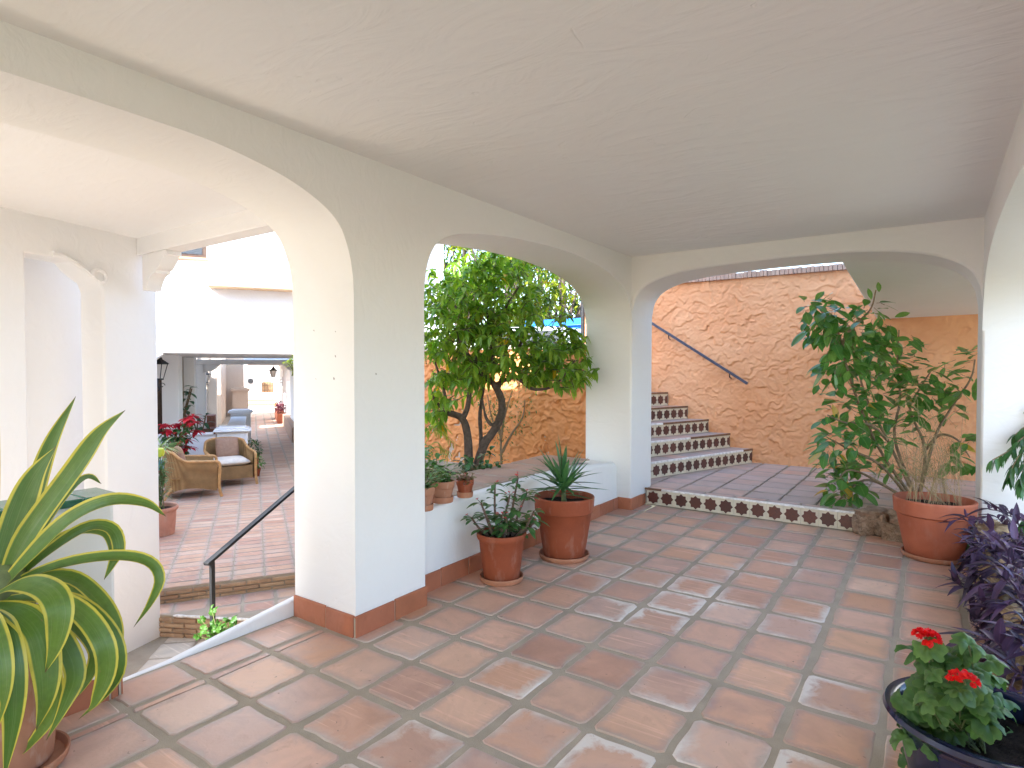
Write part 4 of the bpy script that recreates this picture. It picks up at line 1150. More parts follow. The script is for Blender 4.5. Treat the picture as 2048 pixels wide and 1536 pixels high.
# ---------------------------------------------------------------- citrus tree
CIT = m_leaf('citrus_leaf', (.10, .25, .03), (.29, .43, .06), None, .34, .48, (.66, .45, .03))
tb = on(945, 962, z=.18)
tb = P(944, 968, 6.2)
ct = thing('citrus_tree', 'leafy citrus tree with two dark trunks in front of the orange garden wall', 'tree', (tb.x, tb.y, .05))
def Pc(px, py, dz=0): return P(px, py, 6.2 + dz)
limbs = [
    ([(940, 985, 0), (938, 930, 0), (935, 870, 0), (925, 838, 0), (905, 828, .02), (893, 826, .03)], .050, .028),
    ([(925, 838, 0), (935, 815, 0), (940, 780, -.05), (950, 740, -.1), (955, 700, -.15)], .03, .012),
    ([(944, 985, 0), (955, 930, .05), (970, 885, .08), (982, 870, .08), (1000, 838, .05), (1004, 805, 0), (995, 780, 0), (985, 765, 0)], .052, .032),
    ([(960, 920, .05), (962, 880, .1), (960, 830, .15), (965, 790, .18), (975, 740, .2)], .026, .012),
    ([(985, 765, 0), (965, 750, -.1), (930, 700, -.2), (905, 650, -.25)], .028, .010),
    ([(995, 780, 0), (1010, 740, .1), (1040, 690, .15), (1060, 630, .2)], .026, .010),
    ([(990, 770, 0), (1030, 755, -.1), (1065, 778, -.15), (1110, 770, -.2), (1150, 720, -.25)], .024, .008),
    ([(893, 826, .03), (890, 790, .1), (875, 740, .15), (860, 690, .2)], .02, .008),
    ([(893, 826, .03), (870, 800, -.1), (855, 760, -.2)], .018, .008),
    ([(985, 765, 0), (985, 700, .05), (975, 630, .1), (970, 570, .1)], .024, .009),
    ([(1000, 838, .05), (985, 850, .0), (972, 835, -.02), (965, 800, -.05)], .022, .010),
    ([(1010, 740, .1), (1000, 680, .0), (1010, 620, -.1), (1040, 570, -.15)], .02, .008),
]
m = MB()
T2 = MB()
for li, (pts, r0, r1) in enumerate(limbs):
    q = spline([Pc(*k) for k in pts], 16); (T2 if li in (0, 1, 7, 8) else m).tube(q, [r0 + (r1 - r0) * i / 15 + rnd.uniform(-.002, .002) for i in range(16)], 9)
TRK = m
rt_ = random.Random(21)
lf = MB()
ell = [((930, 600), 105, 90), ((1000, 560), 130, 70), ((1060, 660), 95, 80), ((930, 690), 95, 90), ((1000, 690), 110, 80), ((1120, 710), 60, 60), ((895, 780), 50, 45), ((885, 640), 60, 90), ((1085, 735), 75, 32), ((1150, 735), 38, 45), ((865, 840), 28, 42), ((1125, 765), 48, 30), ((930, 765), 55, 28), ((975, 520), 90, 40), ((1165, 680), 26, 28)]
area = [a * b for _, a, b in ell]
for i in range(660):
    (cx, cy), ax, ay = rt_.choices(ell, area)[0]
    while True:
        u, v, w = rt_.uniform(-1, 1), rt_.uniform(-1, 1), rt_.uniform(-1, 1)
        l2 = u * u + v * v + w * w
        if .10 < l2 < 1: break
    c = P(cx + u * ax, cy + v * ay, 6.2 + w * .62)
    if rt_.random() < .25 and cx < 1100: c += Vector((0, 0, .0))
    o = (c - P(985, 720, 6.2)).normalized()
    d = (o * .6 + rdir(-.5, .6, rt_) * .8).normalized(); L = rt_.uniform(.08, .2)
    TRK.tube([c - d * L, c - d * L * .4 + Vector((0, 0, .01)), c], [.004, .003, .002], 5, False)
    yel = .95 if rt_.random() < .035 else None
    for k in range(rt_.randint(6, 10)):
        s = rt_.random(); b = c - d * L * s
        dd = (d * .5 + rdir(-.9, .5, rt_)).normalized()
        tn = (yel if yel and k < 3 else rt_.random() * .85)
        leaf(lf, b, dd, (rt_.uniform(-.4, .4), rt_.uniform(-.4, .4), 1), rt_.uniform(.07, .115), rt_.uniform(.033, .052), rt_.uniform(.3, .8), rt_.uniform(.1, .35), 4, tint=tn)
lf.build('crown', CIT, ct, angle=180)
TRK.build('trunk', BARK, ct); T2.build('trunk', BARK, ct)

# vine like shrub behind the tree
sh = thing('garden_shrub', 'thin pale shrub climbing on the garden wall behind the citrus trunks', 'shrub', P(1003, 958, 7.4))
m, s = MB(), MB()
for pts in ([(1003, 960, 7.5), (1002, 900, 7.5), (1000, 860, 7.55), (985, 810, 7.6)], [(1004, 905, 7.5), (1022, 870, 7.55), (1045, 835, 7.6), (1050, 800, 7.6)], [(1001, 880, 7.5), (1010, 830, 7.6), (1025, 780, 7.6)], [(1002, 870, 7.5), (985, 840, 7.5), (975, 790, 7.5)]):
    q = spline([P(*k) for k in pts], 14); s.tube(q, [.018 - .012 * i / 13 for i in range(14)], 6)
    for i in range(130):
        c = q[min(13, 3 + int(rt_.random() * 11))]; c = c + rdir(r=rt_) * rt_.uniform(.02, .2)
        leaf(m, c, rdir(-.6, .5, rt_), (0, 0, 1), rt_.uniform(.03, .06), rt_.uniform(.014, .024), .4, .15, 3)
s.build('stems', STEMB, sh); m.build('leaves', m_leaf('olive_leaf', (.09, .15, .03), (.20, .24, .07), None, .5, .3), sh, angle=180)
# low plants in the bed and a palm frond by the pier
bd = MB().slab([(-3.6, 3.0), (-3.31, 2.9), (-3.31, 6.46), (-7.5, 6.46)], -1.1, .04).build('planting_bed', SOIL, smooth=False); tag(bd, kind='structure')
DG = m_leaf('dark_shiny_leaf', (.028, .10, .024), (.06, .16, .04), None, .3, .2)
def bush(label, name, px, py, Z, n, R, mat, cat='plant', L=(.06, .1), w=.4, zlo=-.2, base=None, H=1.0):
    c = P(px, py, Z); t = thing(name, label, cat, (c.x, c.y, base if base is not None else c.z - R))
    m, s = MB(), MB(); b = Vector(t.location)
    for i in range(n // 6):
        tip = c + Vector((rt_.gauss(0, .45), rt_.gauss(0, .45), rt_.gauss(.1, .4) * H)) * R
        s.tube(spline([b + Vector((rt_.uniform(-.02, .02), rt_.uniform(-.02, .02), 0)), b.lerp(tip, .5) + Vector((0, 0, .02)), tip], 6), .004, 5, False)
        for k in range(6):
            l_ = rt_.uniform(*L); leaf(m, tip + rdir(r=rt_) * R * .12, rdir(zlo, .8, rt_), (0, 0, 1), l_, l_ * w, .4, .2, 4)
    s.build('stems', STEMG, t); m.build('leaves', mat, t, angle=180)
    return t
bush('dark glossy bush low behind the small clay pots', 'garden_bush', 958, 940, 5.6, 160, .20, DG, 'bush', (.07, .12), .45, base=.04)
bush('bright green bush at the foot of the pier, behind the low wall', 'garden_bush', 862, 930, 5.0, 120, .2, SMG, 'bush', (.07, .12), .45, base=.04)
bush('small weedy plant low between citrus trunk and low wall', 'garden_plant', 985, 962, 5.7, 70, .12, SMG, 'plant', (.04, .07), .4, base=.04)
pm = thing('palm_seedling', 'small yellowish palm with drooping fronds beside the pier', 'palm', P(835, 960, 5.9))
m = MB()
for tx, ty, mx, my in ((905, 885, 870, 860), (895, 915, 870, 885), (880, 868, 858, 858), (868, 940, 860, 900), (900, 905, 868, 895)):
    q = spline([P(828, 930, 5.9), P(mx, my, 5.9), P(tx, ty, 5.85)], 16); m.tube(q, .004, 5, False)
    for i in range(3, 16):
        for sg in (-1, 1):
            d = (q[i] - q[i - 1]).normalized(); sd = d.cross(Vector((0, 0, 1))).normalized() * sg
            leaf(m, q[i], d * .7 + sd * .9 + Vector((0, 0, .1)), (0, 0, 1), .10, .010, .3, .2, 3)
m.build('fronds', m_leaf('palm_leaf', (.22, .26, .04), (.36, .34, .06), None, .5, .3), pm, angle=180)

# ---------------------------------------------------------------- leafy shrub by the landing
FIC = m_leaf('shrub_leaf', (.065, .20, .04), (.16, .32, .07), None, .30, .25, (.55, .36, .04))
fc = thing('leafy_shrub', 'tall leafy green shrub on bare pale stems at the right of the landing', 'shrub', P(1835, 985, 6.2))
st_, lf = MB(), MB()
FS = [ # stems as traced, then the leafy reach along them
    [(1835, 1010, 6.25), (1760, 900, 6.2), (1715, 800, 6.1), (1690, 720, 6.0), (1678, 668, 5.95), (1640, 620, 5.9)],
    [(1690, 720, 6.0), (1685, 690, 6.0), (1700, 660, 6.0), (1740, 620, 6.05), (1752, 580, 6.05)],
    [(1838, 1010, 6.25), (1775, 880, 6.3), (1730, 790, 6.35), (1712, 700, 6.35), (1708, 640, 6.3)],
    [(1838, 1010, 6.3), (1790, 880, 6.4), (1800, 800, 6.45), (1795, 720, 6.45), (1798, 660, 6.4)],
    [(1835, 1010, 6.2), (1850, 900, 6.3), (1820, 820, 6.35), (1838, 780, 6.3), (1860, 745, 6.25)],
    [(1835, 1010, 6.2), (1868, 880, 6.2), (1900, 820, 6.15), (1940, 760, 6.1), (1950, 720, 6.1)],
    [(1832, 1010, 6.2), (1760, 930, 6.0), (1700, 900, 5.9), (1665, 880, 5.85)],
    [(1832, 1010, 6.2), (1750, 960, 5.95), (1700, 940, 5.85), (1675, 960, 5.8)],
    [(1832, 1010, 6.2), (1740, 960, 6.1), (1690, 990, 5.9), (1670, 1010, 5.9)],
    [(1775, 880, 6.3), (1740, 850, 6.1), (1690, 845, 6.0), (1655, 830, 5.95)],
    [(1850, 900, 6.3), (1880, 870, 6.2), (1915, 880, 6.1), (1940, 915, 6.1)],
]
for S in FS:
    q = spline([P(*k) for k in S], 24); st_.tube(q, [.017 - .011 * i / 23 for i in range(24)], 7)
CL = [((1640, 640), 34, 40, 46, 5.9), ((1690, 660), 45, 45, 50, 5.95), ((1740, 630), 30, 26, 14, 6.05), ((1730, 700), 60, 50, 52, 6.2), ((1690, 740), 55, 50, 36, 6.1), ((1790, 720), 50, 60, 36, 6.4), ((1850, 760), 60, 40, 34, 6.25),
      ((1935, 740), 24, 45, 16, 6.1), ((1700, 830), 60, 50, 44, 6.05), ((1670, 900), 34, 40, 34, 5.85), ((1690, 960), 40, 40, 36, 5.85), ((1680, 1000), 26, 14, 9, 5.85), ((1800, 840), 60, 50, 34, 6.3), ((1870, 800), 60, 30, 24, 6.2), ((1750, 920), 50, 50, 22, 6.1), ((1925, 900), 26, 34, 14, 6.1), ((1760, 800), 50, 60, 26, 6.3)]
allq = [P(*k) for S in FS for k in S]
for (cx, cy), ax, ay, n, Z in CL:
    for i in range(int(n * 1.5)):
        c = P(cx + rt_.uniform(-1, 1) * ax, cy + rt_.uniform(-1, 1) * ay, Z + rt_.uniform(-.25, .25))
        near = min(allq, key=lambda k: (k - c).length)
        d = ((c - near) * .7 + rdir(-.7, .4, rt_) * .18 + Vector((0, 0, -.03))).normalized()
        L = rt_.uniform(.11, .19)
        st_.tube([c - d * .04, c], .0025, 4, False)
        yel = .96 if rt_.random() < .03 else rt_.random() * .85
        leaf(lf, c, d, (rt_.uniform(-.5, .5), rt_.uniform(-.6, .2), 1), L, L * rt_.uniform(.44, .58), rt_.uniform(.0, .35), rt_.uniform(.1, .3), 5, tint=yel)
for px, py, L, a in ((1755, 585, .13, .3), (1802, 620, .16, -1.2), (1730, 604, .12, 1.2), (1770, 570, .11, .1)):
    leaf(lf, P(px - 12, py + 14, 6.05), RIGHT * math.sin(-a) + Vector((0, 0, math.cos(a))), -FWD + Vector((0, 0, .4)), L, .055, .1, .15, 5, tint=.6)
st_.build('stems', STEMB, fc); lf.build('leaves', FIC, fc, angle=180)

# ---------------------------------------------------------------- dry wispy plant in the big right pot
d0 = Vector((.02, 5.68, 0))
dp = thing('wispy_potted_plant', 'half dry wispy plant with bare canes in the big salmon pot by the right pillar', 'potted plant', d0)
pot(dp, d0, .272, .185, .46, .115, POT_RED, .212, .06)
s, g1 = MB(), MB()
Zd = -d0.x * math.sin(YAW) + d0.y * math.cos(YAW)
for px, py in ((1800, 930), (1832, 935), (1872, 940)):
    b = d0 + Vector((rnd.uniform(-.12, .12), rnd.uniform(-.08, .08), .40)); s.tube([b, P(px, py, Zd + rnd.uniform(-.05, .05))], .006, 6)
for i in range(84):
    b = d0 + Vector((rnd.uniform(-.2, .2), rnd.uniform(-.2, .2), .40))
    tip = P(rnd.uniform(1745, 1935), rnd.choice((rnd.uniform(800, 950), rnd.uniform(880, 975))), Zd + rnd.uniform(-.2, .25))
    hi = max(tip.z, .62) + rnd.uniform(.0, .10)
    q = spline([b, Vector((b.x + (tip.x - b.x) * .25, b.y + (tip.y - b.y) * .25, b.z + (hi - b.z) * .62)), Vector((b.x + (tip.x - b.x) * .62, b.y + (tip.y - b.y) * .62, hi)), tip + Vector((0, 0, -.04))], 14)
    s.tube(q, .0011, 4, False)
    dry = rnd.random()
    for k in range(rnd.randint(26, 44)):
        c = q[4 + int(rnd.random() * 10)] + rdir() * .008
        leaf(g1, c, rdir(-.5, .8), (0, 0, 1), rnd.uniform(.02, .05), .003, .1, 0, 2, tint=min(1, max(0, dry + rnd.uniform(-.25, .25))))
s.build('canes', m_simple('dry_cane', (.33, .23, .12), .8, .2), dp)
g1.build('foliage', m_leaf('wispy_leaf', (.10, .18, .04), (.30, .21, .09), None, .6, .3, None, False), dp, angle=180)

# ---------------------------------------------------------------- rough stone kerb of the landing bed, and the bed on the right
STONE = Nt('rough_stone')
def _stone(N):
    p = N.geo(); v = N.node('ShaderNodeTexVoronoi', {'Vector': N.node('ShaderNodeVectorMath', {0: p, 1: N.node('ShaderNodeTexNoise', {'Vector': p, 'Scale': 8.0}).outputs['Color']}, operation='ADD').outputs[0], 'Scale': 8.5}, feature='DISTANCE_TO_EDGE').outputs['Distance']
    n = N.noise(p, 22, 5, .65)
    c = N.ramp(n, [(.25, (.24, .165, .115)), (.5, (.40, .29, .21)), (.75, (.48, .38, .30))])
    c = N.mix(N.rng(v, .0, .03, .3, 0), c, (.14, .10, .075))
    return N.fin(c, .95, N.bump(N.math('ADD', N.math('MULTIPLY', N.rng(v, 0, .06), .3), n), .8, .03), .1)
STONE = _stone(STONE)
def rocks(name, label, cat, spots, seed, mat=STONE, pw_=.72):
    r_ = random.Random(seed); t = thing(name, label, cat, spots[0][:3])
    m = MB()
    from mathutils import noise as mn
    for (x, y, z, sx, sy, sz) in spots:
        b = bmesh.new(); bmesh.ops.create_icosphere(b, subdivisions=4, radius=1)
        of = Vector((r_.uniform(0, 50), r_.uniform(0, 50), r_.uniform(0, 50)))
        rot = Matrix.Rotation(r_.uniform(-.5, .5), 3, 'Z')
        vs = []
        for v in b.verts:
            p = v.co.copy(); k = 1 + .42 * mn.noise(p * 1.5 + of) + .16 * mn.noise(p * 4 + of) + .07 * mn.noise(p * 9 + of)
            p = Vector([math.copysign(abs(q) ** pw_, q) for q in p]) * k
            p = rot @ Vector((p.x * sx, p.y * sy, p.z * sz)); vs.append(p + Vector((x, y, z)))
        m.add(vs, [tuple(v.index for v in f.verts) for f in b.faces]); b.free()
    m.build('stones', mat, t, angle=180)
    return t
r_ = random.Random(4); sp = []
x = -.50
while x < .32:
    w_ = r_.uniform(.075, .12)
    sp.append((x + w_ * .5 - .03, 6.16 - .12 * (x + .5), .045, w_ * .75, .10, .075)); sp.append((x + w_ * .7, 6.19 - .12 * (x + .5), .145, w_ * .8, .10, .065)); x += w_ * 1.25
sp = [(-.47, 6.22, .07, .105, .13, .105), (-.40, 6.20, .165, .13, .13, .065), (-.24, 6.17, .06, .13, .13, .09), (-.20, 6.18, .165, .12, .13, .07), (-.02, 6.14, .07, .13, .12, .09), (.02, 6.16, .17, .13, .12, .06), (.19, 6.12, .10, .11, .12, .12)]
rk = rocks('stone_kerb', 'rough brown stone kerb holding the shrub bed beside the star tiled riser', 'stone kerb', sp, 8, STONE, .5)
m = MB().slab([(-.56, 6.14), (.302, 6.05), (.302, 6.40), (1.5, 6.40), (1.5, 8.7), (.0, 8.7), (-.25, 7.6), (-.50, 6.6)], .0, .135)
m.build('bed_soil', m_simple('grey_soil', (.13, .11, .09), .95, .4, 20, 1.0, .1, 0, .02), rk, smooth=False)
# right bed
STRAW = Nt('straw_stone')
def _straw(N):
    p = N.geo(); n = N.noise(N.map(p, (6, 6, 22)), 2.2, 5, .65, .6); f = N.noise(p, 40, 4)
    c = N.ramp(n, [(.3, (.20, .13, .075)), (.5, (.42, .30, .18)), (.7, (.58, .46, .31))])
    return N.fin(c, .95, N.bump(N.math('ADD', n, N.math('MULTIPLY', f, .4)), .9, .03), .1)
STRAW = _straw(STRAW)
sp = []; y = 2.95
while y < 5.7:
    l_ = r_.uniform(.12, .2); sp.append((.36, y + l_, .06, .085, l_ * .85, .10)); sp.append((.37, y + l_ * .8, .23, .08, l_ * .8, .10)); y += l_ * 1.35
kb = rocks('stone_bed', 'straw coloured rough stone edge of the right planting bed', 'planting bed', sp, 17, STRAW)
MB().slab([(.36, 2.9), (3.0, 2.9), (3.0, 5.82), (.36, 5.82)], .0, .27).build('bed_soil', SOIL, kb, smooth=False)

# purple trailing plant
PUR = m_leaf('purple_leaf', (.034, .022, .046), (.10, .048, .11), None, .52, .12, None, True, .5)
pu = thing('purple_trailing_plant', 'purple leaved trailing plant spilling over the right stone bed', 'plant', (.42, 4.2, .27))
s, lf, pf = MB(), MB(), MB()
def pstem(q, dens=1.0):
    s.tube(q, .004, 6, False)
    for i in range(1, len(q)):
        if rnd.random() > .80 * dens: continue
        d = (q[i] - q[i - 1]).normalized(); sd = rdir(-.3, .8); L = rnd.uniform(.095, .175)
        leaf(lf, q[i], (d * .75 + sd * .8).normalized(), (0, 0, 1), L, L * .27, rnd.uniform(.1, .7), .4, 5, prof=lambda t: min(1, .5 + 2 * t) * (1 - t ** 2.2) + .01)
    for k in range(3):
        d = rdir(.0, .9); leaf(lf, q[-1], (d + (q[-1] - q[-2]).normalized() * .6).normalized(), (0, 0, 1), .075, .019, .2, .4, 5)
# traced stems that reach over the tiles
for S in ([(2040, 1330, 3.3), (1990, 1240, 3.35), (1950, 1190, 3.45), (1908, 1163, 3.5)], [(2048, 1300, 3.3), (2000, 1230, 3.4), (1955, 1180, 3.5), (1925, 1168, 3.55)], [(2048, 1250, 3.5), (2000, 1180, 3.7), (1965, 1120, 3.9), (1930, 1080, 4.1)],
          [(2048, 1370, 3.05), (2010, 1320, 3.1), (1975, 1285, 3.15), (1955, 1240, 3.2)], [(2060, 1420, 2.95), (2020, 1390, 2.95), (1985, 1360, 3.0), (1968, 1320, 3.0)], [(2050, 1210, 3.7), (2010, 1150, 3.9), (1980, 1110, 4.0), (1965, 1150, 3.85)],
          [(2048, 1400, 3.0), (2000, 1330, 3.05), (1980, 1300, 3.1), (1965, 1310, 3.1)], [(2080, 1300, 3.2), (2030, 1230, 3.4), (2010, 1170, 3.5), (2000, 1120, 3.6)], [(2060, 1120, 4.3), (2030, 1080, 4.5), (2000, 1065, 4.7), (1960, 1070, 4.8)]):
    pstem(spline([P(*k) for k in S], 16), 1.1)
for i in range(84):
    y_ = rnd.uniform(2.9, 5.5); b = Vector((rnd.uniform(.30, .62), y_, .27)); 
    e = b + Vector((rnd.uniform(-.22, .10), rnd.uniform(-.25, .2), rnd.uniform(.0, .20)))
    if rnd.random() < .45: e = Vector((rnd.uniform(.20, .30), b.y - rnd.uniform(0, .3), rnd.uniform(.05, .3)))
    pstem(spline([b, b.lerp(e, .5) + Vector((0, 0, .08)), e], 10))
for i in range(26):
    c = P(rnd.uniform(1935, 2040), rnd.uniform(1100, 1400), 3.3)
for i in range(18):
    q = spline([P(rnd.uniform(1945, 1985), rnd.uniform(1070, 1130), 4.9), P(rnd.uniform(1930, 1975), rnd.uniform(1080, 1110), 5.0)], 4)
s.build('stems', m_simple('purple_stem', (.09, .045, .085), .5), pu); lf.build('leaves', PUR, pu, angle=180)
bush('little green creeper between the salmon pot and the purple plant', 'creeper', 1948, 1098, 4.75, 60, .10, SMG, 'plant', (.03, .045), .8, base=.02)
# soft leafy branch hanging in from the right
wf = thing('weeping_fig', 'dark weeping fig branches reaching in at the right frame of the white pillar', 'tree', (1.35, 5.0, .27))
s, lf = MB(), MB()
s.tube(spline([(1.35, 5.0, .2), (1.33, 5.0, .9), (1.36, 5.02, 1.5)], 8), .03, 8)
for S in ([(2140, 800, 5.1), (2080, 850, 5.0), (2040, 880, 5.0), (2020, 900, 5.0), (1985, 920, 5.0)], [(2140, 800, 5.1), (2100, 860, 5.0), (2055, 890, 4.9), (2030, 925, 4.9), (2018, 955, 4.9)], [(2140, 810, 5.1), (2080, 860, 4.9), (2050, 930, 4.8), (2040, 968, 4.8)],
          [(2140, 780, 5.1), (2090, 820, 5.1), (2055, 850, 5.1), (2030, 870, 5.1)], [(2140, 820, 5.1), (2100, 930, 4.9), (2070, 1000, 4.8), (2050, 1040, 4.8)], [(2140, 760, 5.1), (2110, 790, 5.1), (2070, 810, 5.1)]):
    q = spline([P(a_, b_, c_ * .86) for a_, b_, c_ in S], 18); s.tube(q, .004, 5, False)
    for i in range(2, 18):
        for k in range(3):
            d = (q[i] - q[i - 1]).normalized(); sd = rdir(-.9, .2)
            leaf(lf, q[i], d * .6 + sd * .7 + Vector((0, 0, -.3)), (0, 0, 1), rnd.uniform(.06, .085), .028, .5, .25, 4)
s.build('stems', STEMB, wf); lf.build('leaves', DG, wf, angle=180)

# ---------------------------------------------------------------- geranium in the blue bowl
def _ger():
    m_ = m_leaf('geranium_leaf', (.055, .15, .035), (.115, .235, .055), None, .5, .28, None, True)
    N = Nt.__new__(Nt); N.mat = m_; N.n = m_.node_tree.nodes; N.l = m_.node_tree.links
    b_ = [q for q in N.n if q.type == 'BSDF_PRINCIPLED'][0]
    r, ac, al = N.tint(); src = b_.inputs['Base Color'].links[0].from_socket
    zone = N.math('MULTIPLY', N.rng(al, .35, .55), N.rng(al, .62, .85, 1, 0))
    c = N.mix(N.math('MULTIPLY', zone, .45), src, (.03, .08, .02))
    c = N.mix(N.rng(al, .85, 1.0, 0, .35), c, (.16, .28, .07))
    N.l.new(c, b_.inputs['Base Color'])
    N.l.new(N.bump(N.noise(N.geo(), 70, 3), .35, .006), b_.inputs['Normal'])
    return m_
GER = _ger()
RED = m_leaf('red_petal', (.70, .012, .008), (.85, .03, .015), None, .5, .25, None, False, .3)
BLUE = m_simple('blue_glaze', (.012, .014, .05), .14, .35, 6, .05, .6)
g0 = Vector((.155, 2.50, 0))
ge = thing('geranium', 'red flowering geranium in a dark blue glazed bowl at the right front', 'potted plant', g0)
MB().lathe([(0, 0), (.20, 0), (.215, .01), (.235, .10), (.262, .24), (.275, .27), (.30, .278), (.312, .292), (.305, .306), (.28, .308), (.262, .295), (.25, .22)], g0, 64, .92, .92).build('bowl', BLUE, ge, angle=60)
m = MB(); K = 28; vs = [tuple(g0 + Vector((0, 0, .235)))]
for k in (1, 2, 3, 4):
    for j in range(K):
        a = 2 * PI * j / K; q = .234 * k / 4; vs.append((g0.x + q * math.cos(a), g0.y + q * math.sin(a), .23 + rnd.uniform(-.012, .016)))
fs = [(0, 1 + j, 1 + (j + 1) % K) for j in range(K)]
for k in range(3): fs += [(1 + k * K + j, 1 + (k + 1) * K + j, 1 + (k + 1) * K + (j + 1) % K, 1 + k * K + (j + 1) % K) for j in range(K)]
m.add(vs, fs).build('soil', SOIL, ge, angle=180)
def gleaf(mb, c, nrm, R, tn):
    """round scalloped leaf with waves"""
    nrm = Vector(nrm).normalized(); a = nrm.orthogonal().normalized(); a = Matrix.Rotation(rnd.uniform(0, 6.3), 3, nrm) @ a; b = nrm.cross(a)
    n, rings = 40, (.25, .5, .78, 1.0); vs, ts, fs = [c - nrm * R * .12], [(tn, .5, 0)], []
    ph = rnd.uniform(0, 6)
    for k, q in enumerate(rings):
        for j in range(n):
            w = .35 + (2 * PI - .7) * j / (n - 1)
            sc = 1 + (.20 * abs(math.sin(w * 3.5)) - .12 + .035 * math.sin(w * 17.5)) * q ** 2
            z = (.20 * math.sin(w * 3 + ph) + .13 * math.cos(w * 7)) * q * q * R - .28 * R * q ** 3 + .10 * R * math.sin(q * 3)
            vs.append(c + (a * math.cos(w) + b * math.sin(w)) * R * q * sc + nrm * z); ts.append((tn, .5 - .45 * abs(math.sin(w * 3.5 + .4)), q))
    for j in range(n - 1): fs.append((0, 1 + j, 2 + j))
    for k in range(len(rings) - 1):
        for j in range(n - 1): fs.append((1 + k * n + j, 1 + (k + 1) * n + j, 2 + (k + 1) * n + j, 2 + k * n + j))
    mb.add(vs, fs, tint=ts)
s, lf = MB(), MB()
gc = P(1895, 1390, 2.0)
for i in range(118):
    a, b_, c_ = rnd.gauss(0, .48), rnd.gauss(0, .5), rnd.gauss(0, .5)
    px = 1912 + max(-1.0, min(1.15, a)) * 108; py = 1396 - max(-1.1, min(1.1, b_)) * 100; Z = 2.02 + max(-1, min(1, c_)) * .16
    # hang the mass as a dome: the outer ones lower
    py += 26 * max(-1, min(1, a)) ** 2
    c = P(px, py, Z)
    rt0 = g0 + Vector((-.06 + rnd.uniform(-.06, .06), -.03 + rnd.uniform(-.06, .06), .23))
    n_ = ((c - (g0 + Vector((-.05, 0, .22)))).normalized() * .8 + Vector((0, 0, .5)) + (cam - c).normalized() * .35 + rdir() * .55)
    R = rnd.uniform(.030, .055)
    gleaf(lf, c, n_, R, rnd.random())
    s.tube(spline([rt0, rt0.lerp(c, .6) + Vector((0, 0, .02)), c - n_.normalized() * .006], 6), .0028, 5, False)
for px, py, Z, n_ in ((1853, 1275, 2.03, 26), (1927, 1360, 1.86, 20)):
    c = P(px, py, Z); rt0 = g0 + Vector((-.05, -.02, .25))
    s.tube(spline([rt0, rt0.lerp(c, .5) + Vector((.01, 0, .03)), c], 8), .0032, 6, False)
    pf = MB()
    for k in range(n_):
        d = rdir(-.2, 1); q = c + Vector((d.x * .030, d.y * .030, d.z * .016))
        for j in range(4):
            leaf(pf, q, (d + rdir() * .9).normalized(), d, .018, .017, .1, .15, 3)
    pf.build('flower_head', RED, ge, angle=180)
s.build('stems', STEMG, ge); lf.build('leaves', GER, ge, angle=180)

# ---------------------------------------------------------------- plants down at the steps and on the terrace
q0 = P(441, 1262, 3.95)
gp = thing('bright_geranium', 'bright green scalloped plant at the foot of the iron railing post', 'potted plant', (q0.x, q0.y, -1.0))
pot(gp, (q0.x, q0.y, -1.0), .15, .12, .62, .06, POT_OLD, None, .04)
s, lf = MB(), MB()
for i in range(46):
    c = P(rnd.gauss(442, 22), rnd.gauss(1268, 15), 3.95 + rnd.uniform(-.1, .1)); 
    gleaf(lf, c, rdir(.1, 1) + Vector((.3, -.3, .2)), rnd.uniform(.022, .038), rnd.random())
    s.tube([Vector((q0.x, q0.y, -.42)), Vector((q0.x, q0.y, -.42)).lerp(c, .6) + Vector((0, 0, .03)), c], .0025, 5, False)
s.build('stems', STEMG, gp); lf.build('leaves', m_leaf('lime_leaf', (.032, .11, .010), (.06, .16, .018), None, .5, .35, None, False), gp, angle=180)

tc = W(-1.16, 8.9, -.66)
ol = thing('oleander', 'narrow leaved green plant in a pale clay pot against the porch column', 'potted plant', tc)
pot(ol, tc, .24, .20, .36, .05, POT_PALE, None, .05, False)
s, lf = MB(), MB()
for i in range(18):
    tip = P(rnd.uniform(296, 338), rnd.uniform(885, 985), 7.8 + rnd.uniform(-.15, .15)); b = tc + Vector((rnd.uniform(-.1, .1), rnd.uniform(-.1, .1), .32))
    q = spline([b, b.lerp(tip, .6), tip], 8); s.tube(q, .005, 5, False)
    for k in range(16):
        d = rdir(-.3, .8); leaf(lf, q[2 + int(rnd.random() * 6)], d, (0, 0, 1), rnd.uniform(.10, .16), .018, .3, .2, 4)
s.build('stems', STEMG, ol); lf.build('leaves', m_leaf('oleander_leaf', (.05, .15, .04), (.11, .24, .07), None, .4, .25), ol, angle=180)
MB().lathe([(0, -.06), (.04, -.045), (.055, 0), (.045, .045), (.02, .06), (0, .062)], P(320, 905, 7.6), 14).build('fruit', m_simple('lime_fruit', (.45, .55, .05), .4), ol)

